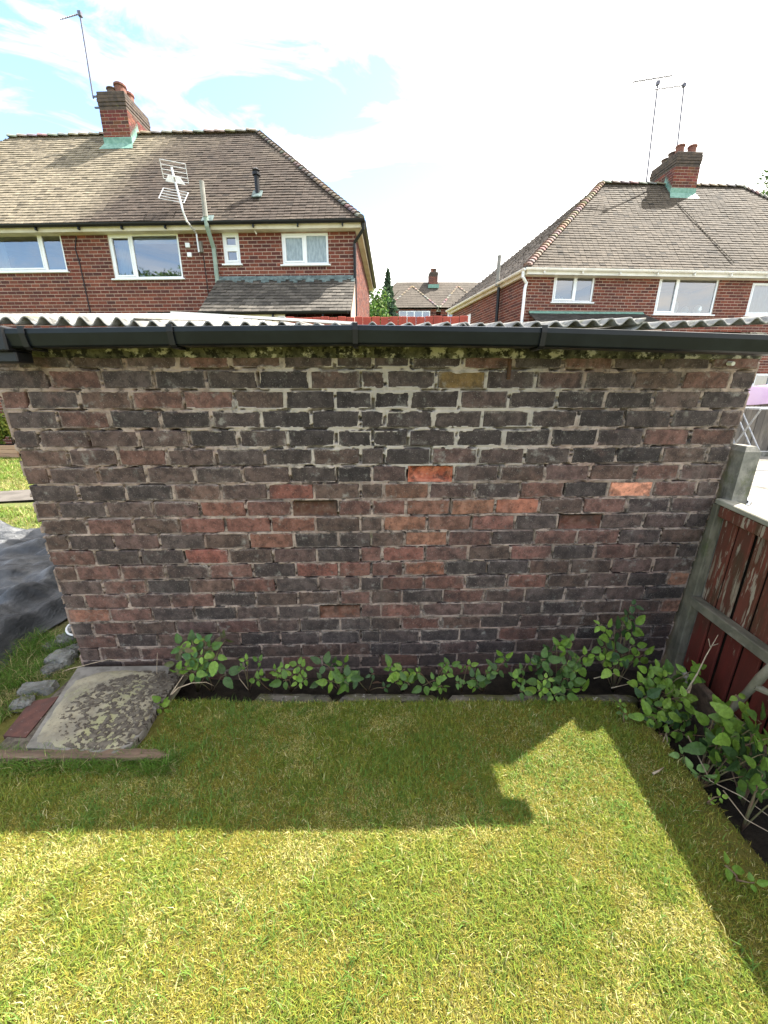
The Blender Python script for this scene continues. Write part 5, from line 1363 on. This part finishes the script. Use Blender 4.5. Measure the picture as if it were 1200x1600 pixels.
def bramble(label, base, tips, size, cols, seed, group='brambles in the bed', name='bramble', droop=.0, petiole=.5, sub=3):
    """stems arching from the base to each tip; trifoliate leaves along and at the end of each stem"""
    r = random.Random(seed); base = Vector(base); t = thing(name, label, 'plant', base, group=group); b = MB(); size *= 1.0
    for tip in tips:
        tip = Vector(tip[:3]); d = tip - base; midp = base + d * .5 + Vector((r.uniform(-.02, .02), r.uniform(-.02, .02), .25 * d.length * r.uniform(.3, .8)))
        pts = [base * (1 - q) ** 2 + midp * 2 * q * (1 - q) + tip * q * q for q in (0, .2, .4, .6, .8, 1)]
        b.tube([p - base for p in pts], [.0035, .0032, .003, .0026, .0022, .0016], 5)
        spots = [pts[-1]] + [pts[k] for k in (4, 3, 2)[:max(0, sub - 1)]]
        for si, p in enumerate(spots):
            s = size * r.uniform(.55, 1.2); face = Vector((r.uniform(-.5, .5), -1, r.uniform(.25, .9))).normalized()
            ax = Vector((r.uniform(-1, 1), r.uniform(-.6, .1), r.uniform(-.2, .7))).normalized()
            ax = (ax - face * ax.dot(face) * .7).normalized(); pe = p + ax * s * petiole * (1 if si else .4)
            b.tube([p - base, pe - base + ax * s * .2], .0013, 4); n = (face - ax * face.dot(ax)).normalized()
            col = r.choice(cols); base_a = math.atan2(0, 1)
            for an in (0, 1.5, -1.5):
                q = Matrix.Rotation(an + r.uniform(-.2, .2), 3, n) @ ax; nn = (n + Vector((r.uniform(-.3, .3), r.uniform(-.2, .2), r.uniform(-.3, .3)))).normalized(); nn = (nn - q * nn.dot(q)).normalized(); y = nn.cross(q)
                k = s * (1.0 if an == 0 else .82) * r.uniform(.75, 1.15); wd = r.uniform(.92, 1.1)
                o = link('leaf', r.choice(LEAVES), t); o.matrix_local = Matrix(((q.x * k, y.x * k * wd, nn.x * k, 0), (q.y * k, y.y * k * wd, nn.y * k, 0), (q.z * k, y.z * k * wd, nn.z * k, 0), (0, 0, 0, 1)))
                o.location = pe - base + q * s * .10 + ax * s * (.22 if an == 0 else 0); f = r.uniform(.8, 1.2); o.color = (col[0] * f, col[1] * f, col[2] * f, 1)
    b.build('stem', M['stem'], t, smooth=True); return t


G_MID = [(.105, .185, .024), (.135, .230, .030), (.080, .150, .024), (.170, .265, .038), (.065, .125, .024)]
G_DARK = [(.030, .065, .018), (.036, .075, .022), (.05, .095, .026)]
G_RED = [(.10, .085, .035), (.06, .13, .03), (.09, .10, .035), (.05, .12, .03)]
G_PALE = [(.30, .38, .17), (.20, .32, .10), (.13, .25, .06)]
W = lambda px, py, y: atY(px, py, y)


def make_brambles():
    zb = -.08
    def pl(label, bpx, tips, size, cols, seed, by=1.74, **k):
        b = atZ(bpx, 1075, zb); b.y = by; b.x = atY(bpx, 1075, by).x
        b.z = -.09
        bramble(label, b, [W(px, py, y) for px, py, y in tips], size, cols, seed, **k)
    pl('bushy bramble with bronze tinted leaves beside the concrete slab', 308, [(282, 1012, 1.66), (300, 1000, 1.70), (322, 1005, 1.68), (340, 1020, 1.64), (290, 1045, 1.6), (325, 1050, 1.62), (352, 1000, 1.72), (312, 1025, 1.62)], .062, G_RED + G_MID, 1)
    pl('round leaved weed under the bronze bramble', 330, [(320, 1055, 1.62), (345, 1058, 1.63), (277, 1052, 1.6)], .07, G_DARK + G_MID[:1], 2, sub=1)
    pl('thin pale weed with few leaves right of the slab', 388, [(388, 1032, 1.68), (408, 1035, 1.7), (380, 1040, 1.66)], .038, G_MID, 3, sub=1)
    pl('young bramble with light leaves, left of the wall centre', 455, [(440, 1045, 1.66), (470, 1040, 1.68), (480, 1060, 1.63), (450, 1062, 1.62)], .058, G_MID, 4, sub=2)
    pl('broad leaved bramble below the wall, left of the gap', 530, [(512, 1040, 1.68), (535, 1042, 1.7), (520, 1065, 1.62), (545, 1070, 1.61), (505, 1060, 1.64), (538, 1058, 1.63)], .062, G_MID + G_DARK[2:], 5, sub=2)
    pl('bright bramble just right of the wall centre', 630, [(610, 1048, 1.67), (632, 1045, 1.68), (640, 1070, 1.61), (618, 1068, 1.63)], .058, G_MID, 6, sub=2)
    pl('bramble with a curled top over the kerb joint', 680, [(655, 1050, 1.66), (690, 1045, 1.67), (700, 1035, 1.7), (668, 1068, 1.6), (690, 1072, 1.6)], .056, G_MID, 7, sub=2)
    pl('low dark bramble between the bright one and the tall one', 755, [(735, 1060, 1.64), (760, 1050, 1.68), (780, 1045, 1.7), (745, 1072, 1.62), (790, 1030, 1.72)], .055, G_MID + G_DARK, 8, sub=2)
    pl('dense bramble in front of the tall bramble, right of centre', 870, [(845, 1030, 1.66), (870, 1010, 1.68), (895, 1005, 1.7), (880, 1040, 1.62), (850, 1060, 1.6), (900, 1050, 1.62), (840, 1080, 1.56), (870, 1085, 1.56), (910, 1025, 1.66), (905, 1080, 1.58), (885, 1060, 1.6)], .058, G_MID + G_DARK[1:], 9)
    pl('tall bramble climbing the right part of the wall', 960, [(985, 945, 1.76), (975, 962, 1.74), (940, 975, 1.73), (960, 985, 1.72), (945, 1010, 1.7), (985, 1010, 1.7), (965, 1030, 1.68), (998, 1025, 1.7), (940, 1035, 1.68), (985, 968, 1.75)], .064, G_MID + G_DARK, 10, sub=2)
    pl('sparse trailing bramble shoot in the dark bed, left of the light one', 425, [(405, 1062, 1.64), (432, 1050, 1.7)], .045, G_MID, 31, sub=2)
    pl('few leaved bramble shoot in the gap left of the wall centre', 575, [(560, 1062, 1.64), (585, 1052, 1.7), (598, 1075, 1.6)], .045, G_MID + G_DARK, 32, sub=1)
    pl('thin bramble shoot between the curled one and the dark one', 722, [(712, 1066, 1.62), (730, 1040, 1.72)], .048, G_MID, 33, sub=2)
    pl('small bramble shoot hanging over the kerb, left of the dense one', 815, [(800, 1062, 1.63), (822, 1040, 1.72), (812, 1080, 1.57)], .05, G_MID, 34, sub=2)
    # right hand bed along the fence
    def pr(label, base, tips, size, cols, seed, **k): bramble(label, base, [W(px, py, y) for px, py, y in tips], size * 1.05, cols, seed, group='brambles along the fence', **k)
    pr('leafy bramble in the corner where kerb and fence meet', (1.40, 1.60, -.09), [(1025, 1045, 1.62), (1040, 1060, 1.58), (1015, 1075, 1.55), (1050, 1080, 1.52), (1070, 1055, 1.56), (1030, 1105, 1.46), (1060, 1110, 1.45), (1045, 1130, 1.42), (1085, 1045, 1.58), (1010, 1060, 1.58), (1065, 1090, 1.48)], .060, G_MID, 21)
    pr('shaded bramble spilling over the lawn edge by the corner', (1.36, 1.45, -.08), [(1000, 1095, 1.52), (1020, 1120, 1.44), (1060, 1140, 1.38), (1080, 1125, 1.4), (1035, 1150, 1.38), (1100, 1150, 1.34)], .062, G_DARK + G_MID[:3], 22, sub=2)
    pr('bramble with large bright leaves in front of the cut branch', (1.40, 1.25, -.08), [(1150, 1085, 1.28), (1135, 1120, 1.24), (1165, 1130, 1.2), (1190, 1130, 1.16), (1120, 1110, 1.28), (1195, 1155, 1.12), (1150, 1150, 1.18), (1105, 1140, 1.28)], .074, G_MID, 23, sub=2)
    pr('bramble arching low over the mossy lawn edge', (1.33, 1.18, -.07), [(1120, 1165, 1.22), (1140, 1180, 1.17), (1160, 1195, 1.12), (1120, 1190, 1.18), (1150, 1215, 1.1), (1185, 1180, 1.1), (1105, 1175, 1.24)], .062, G_MID + G_DARK, 24, sub=2)
    pr('sunlit bramble shoot with pale leaf undersides', (1.28, 1.14, -.06), [(1068, 1180, 1.26), (1078, 1205, 1.2), (1092, 1212, 1.17)], .062, G_PALE, 25, sub=1, petiole=.3)
    pr('bramble with round leaves at the right edge of the view', (1.36, 1.02, -.07), [(1182, 1220, 1.05), (1195, 1235, 1.02), (1180, 1240, 1.02), (1192, 1210, 1.04), (1205, 1255, .99)], .058, G_MID, 26, sub=1)
    pr('dark bramble leaves deep behind the bright ones by the fence', (1.46, 1.12, -.08), [(1160, 1165, 1.2), (1180, 1195, 1.12), (1195, 1180, 1.12), (1140, 1140, 1.28), (1170, 1150, 1.2), (1120, 1135, 1.34), (1200, 1200, 1.08)], .07, G_DARK, 27, sub=2)
    r = random.Random(3)
    # dry stems
    def stem(label, pts, rad, m='drystem', name='dry_stem', twigs=()):
        p0 = Vector(pts[0]); t = thing(name, label, 'stem', p0, group='dry stems'); b = MB(); n = len(pts)
        b.tube([Vector(p) - p0 for p in pts], [rad * (1 - .6 * i / (n - 1)) for i in range(n)], 6); s = b.build('stalk', M[m], t, smooth=True)
        for (a, c) in twigs: b = MB(); b.tube([Vector(a) - p0, Vector(c) - p0], rad * .4, 5); b.build('twig', M[m], s)
    stem('pale bare stem standing against the red fence', [W(1071, 1083, 1.5), W(1090, 1052, 1.52), W(1103, 1025, 1.55), W(1122, 992, 1.58)], .0045, twigs=((W(1110, 1012, 1.56), W(1107, 998, 1.57)), (W(1112, 1009, 1.56), W(1122, 1006, 1.57))))
    stem('bent dry stem from the slab edge over the dark bed', [W(268, 1085, 1.56), W(278, 1075, 1.6), W(300, 1067, 1.62), W(322, 1066, 1.64), W(335, 1072, 1.66)], .004)
    stem('straight dry stem leaning at the slab corner', [W(266, 1086, 1.57), W(290, 1050, 1.64)], .0035)
    stem('long dry stem lying across the mossy slab', [W(62, 1062, 1.75), W(110, 1045, 1.78), W(170, 1030, 1.80), W(195, 1033, 1.8)], .003)
    stem('dry grass stalk standing up from the slab', [W(246, 1092, 1.58), W(245, 1040, 1.78), W(246, 1020, 1.8)], .0022)
    stem('thin dry stem hanging over the right end of the bed', [W(928, 1060, 1.68), W(960, 1052, 1.7), W(990, 1066, 1.66)], .003)
    stem('second thin dry stem at the right end of the bed', [W(955, 1075, 1.66), W(985, 1068, 1.66)], .003)
    stem('long dry bramble runner over the dark bed by the fence', [W(1075, 1150, 1.32), W(1110, 1220, 1.14), W(1160, 1245, 1.06), W(1215, 1285, .98)], .0028)
    stem('lower dry runner at the lawn edge by the fence', [W(1130, 1235, 1.1), W(1165, 1280, 1.0), W(1220, 1310, .94)], .0025)
    stem('short dry stem among the corner brambles', [W(1043, 1160, 1.35), W(1041, 1145, 1.38), W(1030, 1175, 1.3)], .003)
    stem('wiry arching weed stem in the middle of the bed', [W(388, 1078, 1.66), W(374, 1060, 1.68), W(372, 1052, 1.68), W(388, 1040, 1.7)], .0022)
    stem('brown fallen twig lying on the shaded moss', [atZ(1020, 1209, .012), atZ(1030, 1204, .018), atZ(1037, 1199, .012)], .005)
    # small rosette weeds at the lawn edge, dead leaf in the bed
    for (px, py, lb, s) in ((968, 1108, 'small rosette weed at the lawn edge under the kerb', .045), (1150, 1375, 'soft leaved weed in the shaded moss near the right edge', .05), (1105, 1255, 'tiny weed with three leaves on the shaded moss', .03), (252, 1108, 'single round leaf weed by the slab', .05), (975, 1128, 'small clover like weed beside the bright grass', .03)):
        p = atZ(px, py, .01); bramble(lb, p, [p + Vector((r.uniform(-.03, .03), r.uniform(-.03, .03), .035)) for _ in range(2)], s, G_MID, int(px), name='weed', sub=1, group='small weeds in the lawn')
    t = thing('dead_leaf', 'brown dead leaf lying in the bed behind the kerb', 'leaf', W(598, 1068, 1.63))
    o = link('blade', LEAVES[2], t); o.scale = (.06, .06, .06); o.rotation_euler = (.9, .2, 2.6); o.color = (.13, .075, .05, 1)


make_brambles()

# ------------------------------------------------------------------ grass
def make_grass():
    R = np.random.RandomState(4)
    def blades(n, x0, x1, y0, y1, keep, lmin, lmax, w, zf, pal, seed, tuft=1, lush=0):
        x = R.uniform(x0, x1, n); y = R.uniform(y0, y1, n)
        if tuft > 1:
            x = np.repeat(x[:n // tuft], tuft) + R.normal(0, .012, n // tuft * tuft); y = np.repeat(y[:n // tuft], tuft) + R.normal(0, .012, n // tuft * tuft)
        k = keep(x, y); x, y = x[k], y[k]; n = len(x)
        green = .55 * fbm(x * 3.2, y * 3.2, seed, 4) + .45 * fbm(x * 9, y * 9, seed + 11, 3); dry = .5 * fbm(x * 8 + 5, y * 8, seed + 3, 4) + .5 * fbm(x * 2.6 + 5, y * 3.4, seed + 8, 3); moss = fbm(x * 4 + 2, y * 5, seed + 6, 4)
        u = R.rand(n); gf = sstep(.45, .58, green); df = sstep(.45, .60, dry)
        L = lmin + (lmax - lmin) * R.rand(n) ** 1.5 * (.55 + .8 * gf)
        ang = R.uniform(0, 2 * np.pi, n); lean = R.uniform(.35, 1.25, n); wd = w * R.uniform(.6, 1.25, n)
        dx, dy = np.cos(ang), np.sin(ang); px, py = -dy, dx
        z0 = zf(x, y) - .004
        h1 = L * .55; o1 = L * .28 * lean; h2 = L * (1.0 - .35 * lean); o2 = L * .95 * lean
        b0 = np.stack([x - px * wd, y - py * wd, z0], 1); b1 = np.stack([x + px * wd, y + py * wd, z0], 1)
        m0 = np.stack([x + dx * o1 - px * wd * .8, y + dy * o1 - py * wd * .8, z0 + h1], 1); m1 = np.stack([x + dx * o1 + px * wd * .8, y + dy * o1 + py * wd * .8, z0 + h1], 1)
        tp = np.stack([x + dx * o2, y + dy * o2, z0 + np.maximum(h2, L * .2)], 1)
        V = np.stack([b0, b1, m1, m0, tp], 1).reshape(-1, 3)
        P = np.array(pal, float)                                   # green, bright green, olive, straw, pale straw
        pg = .28 + .46 * gf + lush; pd = .19 + .52 * df * (1 - .6 * gf)
        v = R.rand(n); idx = np.where(v < pg * .65, 0, np.where(v < pg, 1, np.where(v < pg + pd * (1 - pg) * .7, 3, np.where(v < pg + pd * (1 - pg), 4, 2))))
        c = P[idx] * (.72 + .56 * R.rand(n, 1))
        cols = np.repeat(c[:, None], 5, 1).reshape(-1, 3)
        i = np.arange(n) * 5
        return V, np.stack([i, i + 1, i + 2, i + 3], 1), np.stack([i + 3, i + 2, i + 4], 1), cols
    def lz(x, y): return (fbm(x * 3, y * 3, 3, 4) - .5) * .03
    sl = [atZ(20, 1185), atZ(210, 1180), atZ(255, 1110), atZ(272, 1040)]
    def keep(x, y):
        k = (x < 1.29) & (y < 1.572)
        onslab = (y > 1.245) & (x < np.where(y < 1.30, -.93, np.where(y < 1.36, -1.05, -1.04 - (y - 1.5) * .18)))
        k &= ~onslab
        # thin moss by the fence, thinner still in the shade strip
        thin = np.clip((x - .98) / .3, 0, 1) * .62 + .25 * sstep(.52, .66, fbm(x * 5, y * 5, 77, 3))
        k &= R.rand(len(x)) > thin
        vis = np.abs(x + .0) < (.955 * y + .45) * 1.02 + .35
        return k & vis
    pal = [(.150, .215, .028), (.245, .292, .038), (.26, .225, .033), (.465, .41, .115), (.60, .555, .25)]
    V, Q, T, Cc = blades(620000, -2.7, 1.3, .2, 1.575, keep, .010, .028, .00098, lz, pal, 50)
    link('grass', np_mesh('grass', V, [Q, T], M['grass'], cols=Cc), kind='stuff', label='short mixed green and straw grass of the near lawn')
    V, Q, T, Cc = blades(16000, -2.7, 1.25, .2, 1.575, keep, .020, .050, .0013, lz, [(.10, .19, .03), (.14, .25, .04), (.13, .17, .03), (.34, .31, .12), (.5, .46, .24)], 61, tuft=9)
    link('grass_tufts', np_mesh('grass_tufts', V, [Q, T], M['grass'], cols=Cc), kind='stuff', label='longer green grass tufts scattered over the near lawn')
    V, Q, T, Cc = blades(26000, -1.3, 1.2, .98, 1.585, keep, .014, .038, .0011, lz, [(.11, .20, .03), (.14, .26, .045), (.14, .18, .03), (.40, .36, .14), (.58, .54, .30)], 91, tuft=11, lush=.3)
    link('grass_tufts', np_mesh('grass_tufts', V, [Q, T], M['grass'], cols=Cc), kind='stuff', label='green tufts and pale dry strands in the shaded grass below the wall')
    # moss fringe over the kerb and the rank grass by the rubble
    def keep2(x, y): return (x < -1.66) & (x > -2.12 - .0 * y) | ((x < -1.78) & (y < 1.5))
    V, Q, T, Cc = blades(30000, -2.9, -1.62, 1.28, 2.1, lambda x, y: (x < -1.72 - (y < 1.35) * 0 - (1.66 - np.clip(y, 0, 1.66)) * .35), .025, .10, .0016, lambda x, y: x * 0, [(.08, .17, .02), (.12, .22, .03), (.10, .13, .025), (.34, .29, .12), (.42, .36, .18)], 63, tuft=7)
    link('grass_tufts', np_mesh('grass_tufts', V, [Q, T], M['grass'], cols=Cc), kind='stuff', label='longer rank grass beside the rubble at the garage corner')
    V, Q, T, Cc = blades(6000, -1.95, -.85, 1.19, 1.27, lambda x, y: x < 9, .02, .07, .0014, lambda x, y: x * 0 - .01, [(.08, .17, .02), (.12, .22, .03), (.10, .13, .025), (.30, .27, .12), (.42, .36, .18)], 65, tuft=6)
    link('grass_tufts', np_mesh('grass_tufts', V, [Q, T], M['grass'], cols=Cc), kind='stuff', label='long grass blades along the front of the timber plank')
    # the sunlit garden beyond
    V, Q, T, Cc = blades(90000, -9.4, -2.6, 3.9, 9.9, lambda x, y: (np.abs(y - (5.35 + (x + 5.3) * -.05)) > .35), .04, .09, .004, lambda x, y: x * 0 + .0, [(.12, .20, .025), (.18, .27, .04), (.16, .17, .03), (.34, .30, .1), (.42, .36, .16)], 71)
    link('grass', np_mesh('grass', V, [Q, T], M['grass'], cols=Cc), kind='stuff', label='sunlit grass of the garden left of the garage')


make_grass()
